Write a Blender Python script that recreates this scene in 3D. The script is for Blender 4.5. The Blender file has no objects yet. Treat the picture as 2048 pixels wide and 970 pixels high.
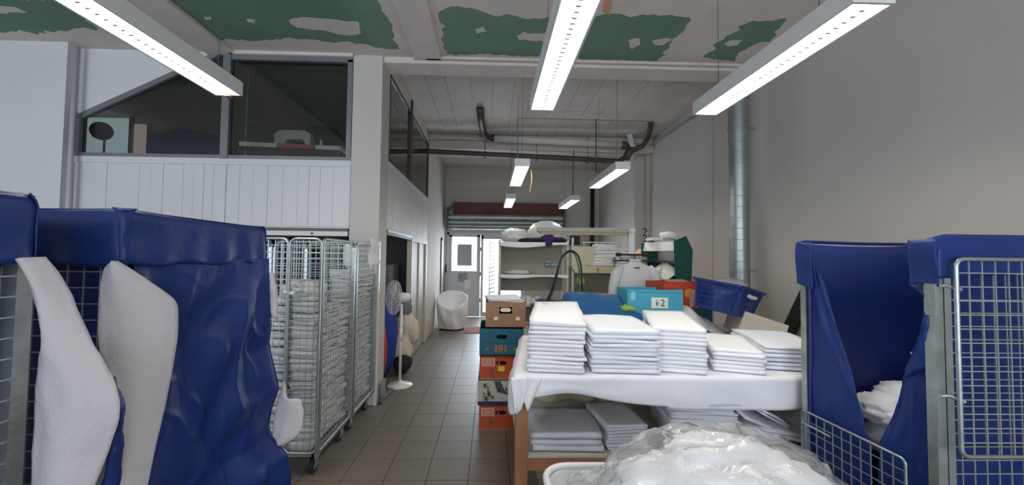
import bpy, bmesh, math, random
from mathutils import Vector, Matrix, noise

# ------------------------------------------------------------------ camera, world, light
scene = bpy.context.scene
COL = scene.collection
R = math.radians
PI = math.pi
random.seed(7)

cam_data = bpy.data.cameras.new('camera')
cam = bpy.data.objects.new('camera', cam_data)
COL.objects.link(cam)
cam_data.sensor_width = 36.0
cam_data.lens = 795.0 / 2048.0 * 36.0
cam_data.shift_x = 0.0108
cam_data.clip_start = 0.05
yaw, pitch, roll = R(1.5), math.atan(30 / 795.0), R(0.7)
fw = Vector((math.sin(yaw) * math.cos(pitch), math.cos(yaw) * math.cos(pitch), math.sin(pitch)))
rt = Vector((math.cos(yaw), -math.sin(yaw), 0))
up = rt.cross(fw)
r2 = rt * math.cos(roll) + up * math.sin(roll)
u2 = -rt * math.sin(roll) + up * math.cos(roll)
mw = Matrix((r2, u2, -fw)).transposed().to_4x4()
mw.translation = Vector((0, 0, 1.59))
cam.matrix_world = mw
scene.camera = cam

scene.view_settings.view_transform = 'Standard'
scene.view_settings.look = 'None'
scene.view_settings.gamma = 1.0
scene.view_settings.exposure = 0.2
scene.view_settings.use_curve_mapping = False

world = bpy.data.worlds.new('daylight')
scene.world = world
world.use_nodes = True
bg = world.node_tree.nodes['Background']
bg.inputs[0].default_value = (0.86, 0.93, 1.0, 1)
bg.inputs[1].default_value = 2.2

LAMP_STRENGTH = 21.0


def area(name, loc, rot, sx, sy, power, col):
    d = bpy.data.lights.new(name, 'AREA')
    d.shape = 'RECTANGLE'; d.size = sx; d.size_y = sy; d.energy = power; d.color = col
    o = bpy.data.objects.new(name, d)
    o.location = loc; o.rotation_euler = rot
    COL.objects.link(o)
    return o


# daylight entering by the shop windows behind the camera and by the far glazed door
area('daylight_left_window', (-4.3, -2.95, 1.75), (R(90), 0, 0), 3.2, 2.5, 120, (0.74, 0.86, 1.0))
area('daylight_right_window', (1.0, -2.95, 1.75), (R(90), 0, 0), 3.4, 2.5, 70, (0.84, 0.91, 1.0))
area('daylight_far_door', (-0.35, 10.75, 1.2), (R(-90), 0, 0), 1.3, 1.6, 100, (0.85, 0.93, 1.0))

# ------------------------------------------------------------------ materials
MATS = {}


def mat(name, col, rough=0.6, metal=0.0, bump=0.0, bscale=40.0, var=0.0, vscale=3.0, col2=None, sheen=0.0, coords='Object', spec=None, stretch=None):
    if name in MATS:
        return MATS[name]
    m = bpy.data.materials.new(name)
    m.use_nodes = True
    nt = m.node_tree; N = nt.nodes; L = nt.links
    b = N['Principled BSDF']
    b.inputs['Base Color'].default_value = (*col, 1)
    b.inputs['Roughness'].default_value = rough
    b.inputs['Metallic'].default_value = metal
    if spec is not None:
        b.inputs['Specular IOR Level'].default_value = spec
    tc = N.new('ShaderNodeTexCoord')
    src = tc.outputs[coords]
    if stretch:
        mp = N.new('ShaderNodeMapping'); mp.inputs['Scale'].default_value = stretch
        L.new(src, mp.inputs[0]); src = mp.outputs[0]
    if var > 0 or col2:
        n = N.new('ShaderNodeTexNoise'); n.inputs['Scale'].default_value = vscale; n.inputs['Detail'].default_value = 6
        n.inputs['Roughness'].default_value = 0.65
        L.new(src, n.inputs['Vector'])
        r = N.new('ShaderNodeValToRGB')
        r.color_ramp.elements[0].position = 0.35; r.color_ramp.elements[1].position = 0.65
        c2 = col2 if col2 else tuple(max(0, c * (1 - var)) for c in col)
        r.color_ramp.elements[0].color = (*c2, 1); r.color_ramp.elements[1].color = (*col, 1)
        L.new(n.outputs['Fac'], r.inputs[0]); L.new(r.outputs[0], b.inputs['Base Color'])
    if bump > 0:
        n2 = N.new('ShaderNodeTexNoise'); n2.inputs['Scale'].default_value = bscale; n2.inputs['Detail'].default_value = 4
        L.new(src, n2.inputs['Vector'])
        bp = N.new('ShaderNodeBump'); bp.inputs['Strength'].default_value = bump; bp.inputs['Distance'].default_value = 0.01
        L.new(n2.outputs['Fac'], bp.inputs['Height']); L.new(bp.outputs[0], b.inputs['Normal'])
    MATS[name] = m
    return m


def emit(name, col, s):
    m = bpy.data.materials.new(name); m.use_nodes = True
    nt = m.node_tree
    for n in list(nt.nodes): nt.nodes.remove(n)
    e = nt.nodes.new('ShaderNodeEmission'); o = nt.nodes.new('ShaderNodeOutputMaterial')
    e.inputs[0].default_value = (*col, 1); e.inputs[1].default_value = s
    nt.links.new(e.outputs[0], o.inputs[0])
    MATS[name] = m
    return m


def film(name, tint, gloss, rough, diff=0.0, dcol=(0.8, 0.8, 0.8), bump=0.0, bscale=12):
    """thin see-through sheet: transparent + glossy (+ a little white haze)"""
    m = bpy.data.materials.new(name); m.use_nodes = True
    nt = m.node_tree; N = nt.nodes; L = nt.links
    for n in list(N): N.remove(n)
    o = N.new('ShaderNodeOutputMaterial')
    t = N.new('ShaderNodeBsdfTransparent'); t.inputs[0].default_value = (*tint, 1)
    g = N.new('ShaderNodeBsdfGlossy'); g.inputs['Roughness'].default_value = rough
    d = N.new('ShaderNodeBsdfDiffuse'); d.inputs[0].default_value = (*dcol, 1)
    mx = N.new('ShaderNodeMixShader'); mx.inputs[0].default_value = diff
    L.new(t.outputs[0], mx.inputs[1]); L.new(d.outputs[0], mx.inputs[2])
    fr = N.new('ShaderNodeLayerWeight'); fr.inputs['Blend'].default_value = 0.5
    pw = N.new('ShaderNodeMath'); pw.operation = 'POWER'; pw.inputs[1].default_value = 4.0
    L.new(fr.outputs['Facing'], pw.inputs[0])
    ml = N.new('ShaderNodeMath'); ml.operation = 'MULTIPLY_ADD'; ml.inputs[1].default_value = 0.8 * gloss; ml.inputs[2].default_value = 0.045 * gloss
    L.new(pw.outputs[0], ml.inputs[0])
    m2 = N.new('ShaderNodeMixShader')
    L.new(ml.outputs[0], m2.inputs[0]); L.new(mx.outputs[0], m2.inputs[1]); L.new(g.outputs[0], m2.inputs[2])
    L.new(m2.outputs[0], o.inputs[0])
    if bump > 0:
        tc = N.new('ShaderNodeTexCoord')
        n2 = N.new('ShaderNodeTexNoise'); n2.inputs['Scale'].default_value = bscale; n2.inputs['Detail'].default_value = 5
        n2.inputs['Distortion'].default_value = 1.5
        L.new(tc.outputs['Object'], n2.inputs['Vector'])
        bp = N.new('ShaderNodeBump'); bp.inputs['Strength'].default_value = bump; bp.inputs['Distance'].default_value = 0.02
        L.new(n2.outputs['Fac'], bp.inputs['Height']); L.new(bp.outputs[0], g.inputs['Normal']); L.new(bp.outputs[0], fr.inputs['Normal'])
    MATS[name] = m
    return m


wall_m = mat('wall_paint', (0.55, 0.515, 0.475), 0.75, bump=0.08, bscale=25, var=0.06, vscale=0.8)
wall_left_m = mat('wall_paint_left', (0.64, 0.64, 0.65), 0.7, bump=0.05, bscale=25, var=0.05, vscale=0.8)
ceil_m = mat('ceiling_paint', (0.66, 0.60, 0.56), 0.85, bump=0.15, bscale=12, var=0.12, vscale=1.6)
plank_m = mat('ceiling_board_paint', (0.66, 0.615, 0.58), 0.8, bump=0.15, bscale=20, var=0.10, vscale=2)
panel_m = mat('white_board_paint', (0.64, 0.635, 0.64), 0.5, bump=0.06, bscale=30, var=0.05, vscale=1.5)
green_m = mat('green_plasterboard', (0.15, 0.26, 0.175), 0.85, bump=0.1, bscale=20, var=0.15, vscale=2)
filler_m = mat('joint_filler', (0.64, 0.61, 0.57), 0.85, bump=0.2, bscale=30, var=0.1, vscale=6)
tile_m = mat('floor_tile', (0.19, 0.162, 0.13), 0.40, bump=0.05, bscale=30, var=0.12, vscale=2.5, coords='Object')
grout_m = mat('tile_grout', (0.05, 0.042, 0.035), 0.9)
steel_m = mat('galvanised_steel', (0.46, 0.50, 0.50), 0.38, 0.85, bump=0.1, bscale=60, var=0.25, vscale=14)
wire_m = mat('zinc_wire', (0.42, 0.45, 0.44), 0.45, 0.7)
duct_m = mat('duct_zinc', (0.42, 0.48, 0.49), 0.38, 0.8, bump=0.05, bscale=20, var=0.2, vscale=6)
blue_m = mat('blue_nylon', (0.006, 0.027, 0.165), 0.52, spec=.35, bump=0.8, bscale=9, var=0.25, vscale=3)
blue_in_m = mat('blue_liner', (0.008, 0.025, 0.16), 0.55, bump=0.4, bscale=5, var=0.2, vscale=3)
fleece_m = mat('white_lining', (0.54, 0.52, 0.55), 0.95, bump=0.3, bscale=90, var=0.05, vscale=5)
towel_m = mat('white_cotton', (0.86, 0.86, 0.88), 0.9, bump=0.12, bscale=120, var=0.03, vscale=6)
towel2_m = mat('white_cotton_cool', (0.80, 0.82, 0.88), 0.9, bump=0.12, bscale=120, var=0.03, vscale=6)
linen_m = mat('used_linen', (0.66, 0.65, 0.65), 0.95, bump=0.35, bscale=35, var=0.08, vscale=9)
grey_linen_m = mat('grey_linen', (0.74, 0.75, 0.80), 0.9, bump=0.15, bscale=70, var=0.04, vscale=6)
cloth_m = mat('table_cloth', (0.82, 0.83, 0.87), 0.9, bump=0.15, bscale=25, var=0.04, vscale=3)
wood_m = mat('beech_wood', (0.42, 0.20, 0.10), 0.45, bump=0.06, bscale=30, col2=(0.33, 0.14, 0.065), vscale=5, stretch=(6, 6, 0.7))
chip_m = mat('cream_board', (0.62, 0.58, 0.47), 0.6, bump=0.03, var=0.08)
shelf_m = mat('shelf_cream_metal', (0.55, 0.54, 0.46), 0.5, var=0.06)
shelfback_m = mat('shelf_back_board', (0.38, 0.36, 0.30), 0.7, var=0.1)
dark_m = mat('dark_frame', (0.07, 0.075, 0.08), 0.45)
alu_m = mat('grey_window_frame', (0.20, 0.21, 0.22), 0.45, 0.3, var=0.1)
brown_m = mat('brown_pipe', (0.085, 0.055, 0.045), 0.5, bump=0.1, bscale=20, var=0.2)
rust_m = mat('red_oxide_steel', (0.16, 0.045, 0.03), 0.6, bump=0.1, var=0.25, vscale=4)
black_m = mat('black_plastic', (0.012, 0.012, 0.014), 0.45)
blackcloth_m = mat('black_cloth', (0.012, 0.012, 0.015), 0.85, bump=0.3, bscale=14)
rubber_m = mat('dark_rubber', (0.02, 0.02, 0.022), 0.7)
wplas_m = mat('white_plastic', (0.74, 0.74, 0.74), 0.35)
body_m = mat('lamp_housing', (0.62, 0.63, 0.62), 0.4)
carton_m = mat('brown_carton', (0.36, 0.20, 0.12), 0.8, bump=0.05, var=0.08, vscale=6)
teal_m = mat('teal_carton', (0.015, 0.13, 0.20), 0.6, var=0.12, vscale=8)
sky_m = mat('light_blue_carton', (0.055, 0.36, 0.50), 0.55, var=0.08, vscale=6)
orange_m = mat('orange_carton', (0.55, 0.085, 0.022), 0.55, var=0.15, vscale=8)
redor_m = mat('red_carton', (0.50, 0.055, 0.022), 0.55, var=0.12, vscale=8)
yellow_m = mat('yellow_sticker', (0.80, 0.62, 0.03), 0.5)
cream_m = mat('cream_cloth', (0.66, 0.60, 0.45), 0.9, bump=0.3, bscale=20, var=0.06)
cerulean_m = mat('bright_blue_cloth', (0.008, 0.11, 0.30), 0.8, bump=0.3, bscale=18, var=0.15, vscale=5)
lime_m = mat('lime_cloth', (0.28, 0.45, 0.05), 0.8, bump=0.3, bscale=18)
crate_m = mat('blue_crate', (0.008, 0.028, 0.17), 0.45)
green2_m = mat('dark_green_board', (0.0, 0.085, 0.075), 0.55)
paper_m = mat('white_paper', (0.75, 0.74, 0.70), 0.8)
print_m = mat('dark_print', (0.03, 0.03, 0.035), 0.6)
purple_m = mat('purple_cloth', (0.05, 0.015, 0.16), 0.8, bump=0.3)
navy_m = mat('navy_cloth', (0.012, 0.02, 0.10), 0.8, bump=0.3)
red_m = mat('red_orange_cloth', (0.62, 0.06, 0.02), 0.8, bump=0.2)
coat_m = mat('white_coat_cotton', (0.60, 0.60, 0.60), 0.9, bump=0.2, bscale=20)
metal_m = mat('grey_metal', (0.35, 0.36, 0.36), 0.4, 0.6)
mat_m = mat('door_mat', (0.30, 0.13, 0.09), 0.95, bump=0.5, bscale=120)
grey_m = mat('grey_laminate', (0.42, 0.42, 0.40), 0.6, var=0.05)
light_m = emit('lamp_glow', (1.0, 0.95, 0.86), LAMP_STRENGTH)
glass_m = film('loft_glass', (0.74, 0.76, 0.74), 1.0, 0.02)
clear_m = film('door_glass', (0.95, 0.97, 1.0), 1.0, 0.02)
plastic_m = film('clear_plastic', (0.93, 0.94, 0.95), 1.1, 0.12, diff=0.16, dcol=(.95,.95,.95), bump=0.8, bscale=9)
milky_m = film('milky_plastic', (0.9, 0.9, 0.9), 1.0, 0.3, diff=0.72, dcol=(.85,.84,.82), bump=0.9, bscale=14)

# ------------------------------------------------------------------ helpers


class MB:
    def __init__(self):
        self.bm = bmesh.new()

    def box(self, c, s, rot=None):
        M = Matrix.Translation(Vector(c))
        if rot is not None:
            M = M @ (rot if isinstance(rot, Matrix) else Matrix.Rotation(rot, 4, 'Z'))
        M = M @ Matrix.Diagonal((s[0], s[1], s[2], 1))
        bmesh.ops.create_cube(self.bm, size=1, matrix=M)
        return self

    def b2(self, x0, x1, y0, y1, z0, z1):
        return self.box(((x0 + x1) / 2, (y0 + y1) / 2, (z0 + z1) / 2), (abs(x1 - x0), abs(y1 - y0), abs(z1 - z0)))

    def bar(self, p, q, w, h=None):
        p = Vector(p); q = Vector(q); d = q - p
        h = h or w
        M = Matrix.Translation((p + q) / 2) @ d.to_track_quat('Z', 'Y').to_matrix().to_4x4() @ Matrix.Diagonal((w, h, d.length, 1))
        bmesh.ops.create_cube(self.bm, size=1, matrix=M)
        return self

    def cyl(self, p, q, r, r1=None, seg=12):
        p = Vector(p); q = Vector(q); d = q - p
        M = Matrix.Translation((p + q) / 2) @ d.to_track_quat('Z', 'Y').to_matrix().to_4x4()
        bmesh.ops.create_cone(self.bm, cap_ends=True, segments=seg, radius1=r, radius2=r if r1 is None else r1, depth=d.length, matrix=M)
        return self

    def tube(self, pts, r, seg=8, closed=False):
        pts = [Vector(p) for p in pts]; n = len(pts)
        rings = []
        prev = None
        for i, p in enumerate(pts):
            a = pts[(i - 1) % n] if (closed or i > 0) else p
            b = pts[(i + 1) % n] if (closed or i < n - 1) else p
            t = (b - a).normalized()
            if prev is None:
                u = t.orthogonal().normalized()
            else:
                u = (prev - t * prev.dot(t))
                u = u.normalized() if u.length > 1e-6 else t.orthogonal().normalized()
            prev = u
            v = t.cross(u)
            rr = r[i] if isinstance(r, (list, tuple)) else r
            rings.append([self.bm.verts.new(p + (u * math.cos(2 * PI * k / seg) + v * math.sin(2 * PI * k / seg)) * rr) for k in range(seg)])
        for i in range(n if closed else n - 1):
            A = rings[i]; B = rings[(i + 1) % n]
            for k in range(seg):
                self.bm.faces.new((A[k], A[(k + 1) % seg], B[(k + 1) % seg], B[k]))
        if not closed:
            self.bm.faces.new(rings[0][::-1]); self.bm.faces.new(rings[-1])
        return self

    def prism(self, pts, d):
        """polygon extruded by vector d"""
        d = Vector(d)
        A = [self.bm.verts.new(Vector(p)) for p in pts]; B = [self.bm.verts.new(Vector(p) + d) for p in pts]
        n = len(pts)
        self.bm.faces.new(A[::-1]); self.bm.faces.new(B)
        for i in range(n):
            self.bm.faces.new((A[i], A[(i + 1) % n], B[(i + 1) % n], B[i]))
        return self

    def lathe(self, prof, c=(0, 0, 0), seg=24, M=None):
        M = M or Matrix.Identity(4)
        c = Vector(c); rings = []
        for (r, z) in prof:
            rings.append([self.bm.verts.new(c + M @ Vector((r * math.cos(2 * PI * k / seg), r * math.sin(2 * PI * k / seg), z))) for k in range(seg)])
        for A, B in zip(rings, rings[1:]):
            for k in range(seg):
                self.bm.faces.new((A[k], A[(k + 1) % seg], B[(k + 1) % seg], B[k]))
        self.bm.faces.new(rings[0][::-1]); self.bm.faces.new(rings[-1])
        return self

    def grid(self, fn, nu, nv):
        vs = [[self.bm.verts.new(Vector(fn(i / nu, j / nv))) for j in range(nv + 1)] for i in range(nu + 1)]
        for i in range(nu):
            for j in range(nv):
                self.bm.faces.new((vs[i][j], vs[i + 1][j], vs[i + 1][j + 1], vs[i][j + 1]))
        return self

    def lump(self, c, s, amp=0.15, freq=2.0, seed=0, sub=3, flat=0.0, rotz=0.0, ridge=True):
        M = Matrix.Identity(4)
        res = bmesh.ops.create_icosphere(self.bm, subdivisions=sub, radius=1.0, matrix=M)
        rz = Matrix.Rotation(rotz, 3, 'Z')
        off = Vector((seed * 3.7, seed * 1.3, seed * 5.1))
        for v in res['verts']:
            d = v.co.normalized()
            n = noise.noise(d * freq + off)
            if ridge:
                n = (1 - abs(noise.noise(d * freq + off)) * 3.0) * 0.5 + 0.4 * noise.noise(d * freq * 2.7 + off)
            k = 1 + amp * n
            p = Vector((d.x * s[0] * k, d.y * s[1] * k, d.z * s[2] * k))
            if flat and p.z < -s[2] * flat:
                p.z = -s[2] * flat
            v.co = Vector(c) + rz @ p
        return self

    def build(self, name, m, parent=None, smooth=False, solid=0.0, bevel=0.0, recalc=True):
        if recalc:
            bmesh.ops.recalc_face_normals(self.bm, faces=self.bm.faces)
        me = bpy.data.meshes.new(name)
        self.bm.to_mesh(me); self.bm.free()
        if m is not None:
            me.materials.append(MATS[m] if isinstance(m, str) else m)
        if smooth:
            for p in me.polygons: p.use_smooth = True
        o = bpy.data.objects.new(name, me)
        COL.objects.link(o)
        if parent is not None:
            o.parent = parent
        if solid:
            md = o.modifiers.new('thickness', 'SOLIDIFY'); md.thickness = solid; md.offset = 0
        if bevel:
            md = o.modifiers.new('bevel', 'BEVEL'); md.width = bevel; md.segments = 2; md.limit_method = 'ANGLE'
        return o


def tag(o, label, cat, group=None, kind=None):
    if label: o['label'] = label
    if cat: o['category'] = cat
    if group: o['group'] = group
    if kind: o['kind'] = kind
    return o


def empty(name, loc, label, cat, group=None, rz=0):
    o = bpy.data.objects.new(name, None)
    o.empty_display_size = 0.1
    COL.objects.link(o)
    o.location = loc; o.rotation_euler = (0, 0, rz)
    return tag(o, label, cat, group)


def put(o, root):
    """parent a mesh written in world coordinates under a root at a location (no rotation)"""
    o.parent = root
    o.location = -Vector(root.location)
    return o


def struct(o):
    o['kind'] = 'structure'
    return o


def copy_tree(o, parent=None):
    c = o.copy(); COL.objects.link(c)
    if parent is not None: c.parent = parent
    for ch in list(o.children):
        copy_tree(ch, c)
    return c


def ngauss(x, c, w):
    return math.exp(-((x - c) / w) ** 2)


def lerp(a, b, t):
    return a + (b - a) * t


def curve_at(pts, t):
    """piecewise-linear point on a polyline, t in 0..1"""
    n = len(pts) - 1
    f = min(max(t * n, 0), n - 1e-9); i = int(f); f -= i
    # catmull-rom for smoothness
    p0 = Vector(pts[max(i - 1, 0)]); p1 = Vector(pts[i]); p2 = Vector(pts[i + 1]); p3 = Vector(pts[min(i + 2, n)])
    return 0.5 * ((2 * p1) + (p2 - p0) * f + (2 * p0 - 5 * p1 + 4 * p2 - p3) * f * f + (3 * p1 - p0 - 3 * p2 + p3) * f ** 3)


def text_obj(txt, size, loc, rot, m, parent, name='lettering', depth=0.0008):
    cu = bpy.data.curves.new('lettering', 'FONT'); cu.body = txt; cu.size = size; cu.extrude = depth
    cu.align_x = 'CENTER'; cu.align_y = 'CENTER'
    t = bpy.data.objects.new('tmp_text', cu); COL.objects.link(t)
    bpy.context.view_layer.update()
    dg = bpy.context.evaluated_depsgraph_get()
    me = bpy.data.meshes.new_from_object(t.evaluated_get(dg))
    bpy.data.objects.remove(t)
    me.materials.clear(); me.materials.append(m)
    o = bpy.data.objects.new(name, me); COL.objects.link(o)
    o.location = loc; o.rotation_euler = rot
    if parent is not None:
        o.parent = parent
    return o


def crease(p, s=1.0):
    q = Vector(p) * s
    a = 1 - min(1, abs(noise.noise(q)) * 5)
    b = 1 - min(1, abs(noise.noise(q * 2.1 + Vector((5, 3, 1)))) * 4)
    return a * a + .5 * b * b


ORD = ['lowest', 'second', 'third', 'fourth', 'fifth', 'sixth', 'seventh', 'eighth', 'ninth', 'tenth', 'eleventh', 'twelfth', 'thirteenth', 'fourteenth', 'fifteenth', 'sixteenth', 'seventeenth', 'eighteenth', 'nineteenth', 'twentieth', 'twenty-first', 'twenty-second', 'twenty-third', 'twenty-fourth']

# ------------------------------------------------------------------ setting
XL, XR, YB, YF = -6.5, 3.2, -3.0, 10.65
ZC, ZC2 = 3.80, 3.98
COLX = -1.22      # face of the corridor side wall

# floor
floor = struct(MB().b2(XL, XR, YB, YF + 0.1, -0.2, -0.004).build('floor', grout_m))
TS = 0.2996
ox, oy = -0.4375, 2.843 - 0.0
i0, i1 = int(math.floor((XL - ox) / TS)), int(math.ceil((XR - ox) / TS))
tile_mesh = None
rest = bmesh.new()
cnt = 0
for ix in range(i0, i1):
    for iy in range(int(math.floor((YB - oy) / TS)), int(math.ceil((YF - oy) / TS))):
        x0 = ox + ix * TS; y0 = oy + iy * TS + 0.06
        if x0 < XL or x0 + TS > XR or y0 < YB or y0 + TS > YF + .1: continue
        cx, cy = x0 + TS / 2, y0 + TS / 2
        near = (-1.75 < cx < 0.55 and 2.3 < cy < 10.6)
        if near and cx < -1.25 and cy > 4.3 : near = cy < 7.5 and cx > -1.6
        if near and cnt < 290:
            if tile_mesh is None:
                mb = MB(); mb.box((0, 0, -0.006), (TS - 0.005, TS - 0.005, 0.012))
                o = mb.build('floor_tile', tile_m, floor); tile_mesh = o.data
            else:
                o = bpy.data.objects.new('floor_tile', tile_mesh); COL.objects.link(o); o.parent = floor
            o.location = (cx, cy, random.uniform(-0.0006, 0.0004))
            cnt += 1
        else:
            bmesh.ops.create_cube(rest, size=1, matrix=Matrix.Translation((cx, cy, -0.006)) @ Matrix.Diagonal((TS - 0.005, TS - 0.005, 0.012, 1)))
me = bpy.data.meshes.new('floor_tiles_rest'); rest.to_mesh(me); rest.free(); me.materials.append(tile_m)
o = bpy.data.objects.new('floor_tile_field', me); COL.objects.link(o); o.parent = floor; o['kind'] = 'stuff'

# walls
struct(MB().b2(XR, XR + 0.15, YB, 8.0, 0, 4.15).build('wall_right', wall_m))
struct(MB().b2(2.92, XR + 0.15, 8.0, YF + 0.15, 0, 4.15).build('wall_right_far', wall_m))
struct(MB().b2(XL - 0.15, XL, YB, 4.2, 0, 4.15).build('wall_left', wall_left_m))
struct(MB().b2(XL - 0.15, -4.47, 4.22, 4.35, 0, 4.15).build('wall_left_front', wall_left_m))
rear = MB()
for (x0, x1, z0, z1) in ((XL, XR, 3.05, 4.15), (XL, XR, 0, 0.45), (XL, -5.9, .45, 3.05), (-2.7, -0.8, .45, 3.05), (2.7, XR, .45, 3.05)):
    rear.b2(x0, x1, YB - 0.15, YB, z0, z1)
struct(rear.build('wall_rear', wall_m))
for n, (x0, x1) in enumerate(((-5.9, -2.7), (-0.8, 2.7))):
    w = MB()
    for x in (x0, (x0 + x1) / 2 - .03, x1 - .06): w.b2(x, x + .06, YB - .1, YB - .04, .45, 3.05)
    w.b2(x0, x1, YB - .1, YB - .04, .45, .51).b2(x0, x1, YB - .1, YB - .04, 2.99, 3.05)
    struct(w.build('window_%d' % (n + 1), alu_m))
# corridor side wall beyond the loft
struct(MB().b2(COLX - 0.12, COLX, 7.62, YF + 0.15, 0, 4.15).build('wall_corridor', wall_m))
# far wall with a door opening
farw = MB()
farw.b2(-1.35, 3.0, YF, YF + 0.15, 2.24, 4.15).b2(0.95, 3.0, YF, YF + 0.15, 0, 2.24)
farw.b2(-1.36, -1.16, YF, YF + 0.15, 0, 2.24)
farw = struct(farw.build('wall_far', wall_m))
for (za, zb) in ((3.45, 3.455), (3.10, 3.105)):
    pass
struct(MB().b2(-1.2, 2.92, YF - 0.03, YF, 3.66, 3.70).build('trim_1', wall_m))
struct(MB().b2(-1.2, 2.92, YF - 0.02, YF, 3.37, 3.39).build('trim_2', wall_m))

# ceilings
ceiling = struct(MB().b2(XL, XR, YB, 4.62, ZC, ZC + 0.1).build('ceiling', ceil_m))
backceil = struct(MB().b2(-4.6, XR, 4.62, YF + .15, ZC2 + 0.012, ZC2 + 0.1).build('ceiling_back', plank_m))
# ceiling boards of the rear part, long narrow planks running away from the camera
px = -1.2; k = 0
while px < XR - 0.02:
    w = (0.30, 0.26, 0.34, 0.30)[k % 4]
    x1 = min(px + w, XR)
    MB().b2(px + 0.003, x1 - 0.003, 4.66, 7.7, ZC2 - 0.004 * (k % 2), ZC2 + 0.02).build('ceiling_board', plank_m, backceil)
    px += w; k += 1
# beams
beam = struct(MB().b2(-1.25, XR, 4.36, 4.66, 3.735, ZC2 + .05).build('trim_3', ceil_m, bevel=0.012))
MB().b2(-0.75, XR, 4.30, 4.36, 3.765, 3.80).build('cove_strip', ceil_m, beam, bevel=0.015)
struct(MB().b2(-0.87, -0.57, YB, 4.36, 3.765, ZC + .02).build('trim_4', ceil_m, bevel=0.006))
struct(MB().b2(-3.12, -2.82, YB, 4.36, 3.765, ZC + .02).build('trim_5', ceil_m, bevel=0.006))
struct(MB().b2(3.02, XR, YB, 4.36, 3.765, ZC + .02).build('trim_6', ceil_m, bevel=0.006))
hdr = struct(MB().b2(COLX, XR, 7.72, 7.95, 3.70, ZC2 + .05).build('trim_7', wall_m, bevel=0.01))
struct(MB().b2(COLX, XR, 7.62, 7.72, 3.86, 3.90).build('trim_8', wall_m))
struct(MB().b2(3.14, XR, 4.66, 7.72, 3.84, 3.875).build('trim_9', mat('conduit_grey', (0.36, 0.34, 0.33), 0.6)))
struct(MB().b2(3.12, XR, 7.85, 8.0, 0, 3.98).build('trim_10', wall_m, bevel=0.01))
struct(MB().b2(3.18, XR, 5.62, 5.65, 0, 3.98).build('trim_11', wall_m))

# unfinished green plasterboard fields and dabs of filler on the front ceiling


def rough_poly(pts, jit, sub=7, seed=1):
    rnd = random.Random(seed)
    out = []
    n = len(pts)
    for i in range(n):
        a = Vector(pts[i]); b = Vector(pts[(i + 1) % n])
        m_ = max(2, int((b - a).length / 0.05))
        d = (b - a); nrm = Vector((-d.y, d.x, 0)).normalized()
        for k in range(m_):
            t = k / m_
            p = a.lerp(b, t)
            out.append(p + nrm * (rnd.uniform(-1, 1) * jit + math.sin(t * 9 + seed) * jit * 0.8))
    return out


def ceiling_patch(name, pts, z, m, jit, seed):
    pts = [(p[0], p[1], z) for p in rough_poly(pts, jit, seed=seed)]
    mb = MB(); mb.prism(pts, (0, 0, -0.0018))
    o = mb.build(name, m, ceiling)
    md = o.modifiers.new('tri', 'TRIANGULATE')
    return o


ceiling_patch('green_board', [(-2.79, 0.3, 0), (-0.95, 0.3, 0), (-0.995, 3.38, 3.8), (-0.997, 4.209, 3.8), (-1.488, 4.094, 3.8), (-1.977, 4.042, 3.8), (-2.94, 4.126, 3.8), (-2.974, 3.47, 3.8)], ZC + 0.001, green_m, 0.02, 1)
ceiling_patch('green_board', [(-0.492, 3.482, 3.8), (-0.252, 3.429, 3.8), (0.014, 3.547, 3.8), (0.429, 3.573, 3.8), (0.88, 3.521, 3.8), (1.5, 3.463, 3.8), (1.816, 3.493, 3.8), (1.837, 4.12, 3.8), (1.844, 4.326, 3.8), (1.191, 4.314, 3.8), (0.678, 4.252, 3.8), (-0.507, 4.269, 3.8)], ZC + 0.001, green_m, 0.02, 2)
ceiling_patch('green_board', [(2.304, 4.203, 3.8), (2.304, 3.899, 3.8), (2.342, 3.561, 3.8), (2.671, 3.468, 3.8), (2.765, 3.785, 3.8), (2.626, 4.081, 3.8), (2.692, 4.272, 3.8)], ZC + 0.001, green_m, 0.03, 3)
ceiling_patch('green_board', [(-6.3, 3.0, 0), (-4.072, 3.519, 3.8), (-3.848, 3.509, 3.8), (-3.913, 3.93, 3.8), (-4.44, 3.998, 3.8), (-4.578, 4.058, 3.8), (-4.949, 4.04, 3.8), (-6.3, 3.6, 0)], ZC + 0.001, green_m, 0.03, 4)
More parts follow.
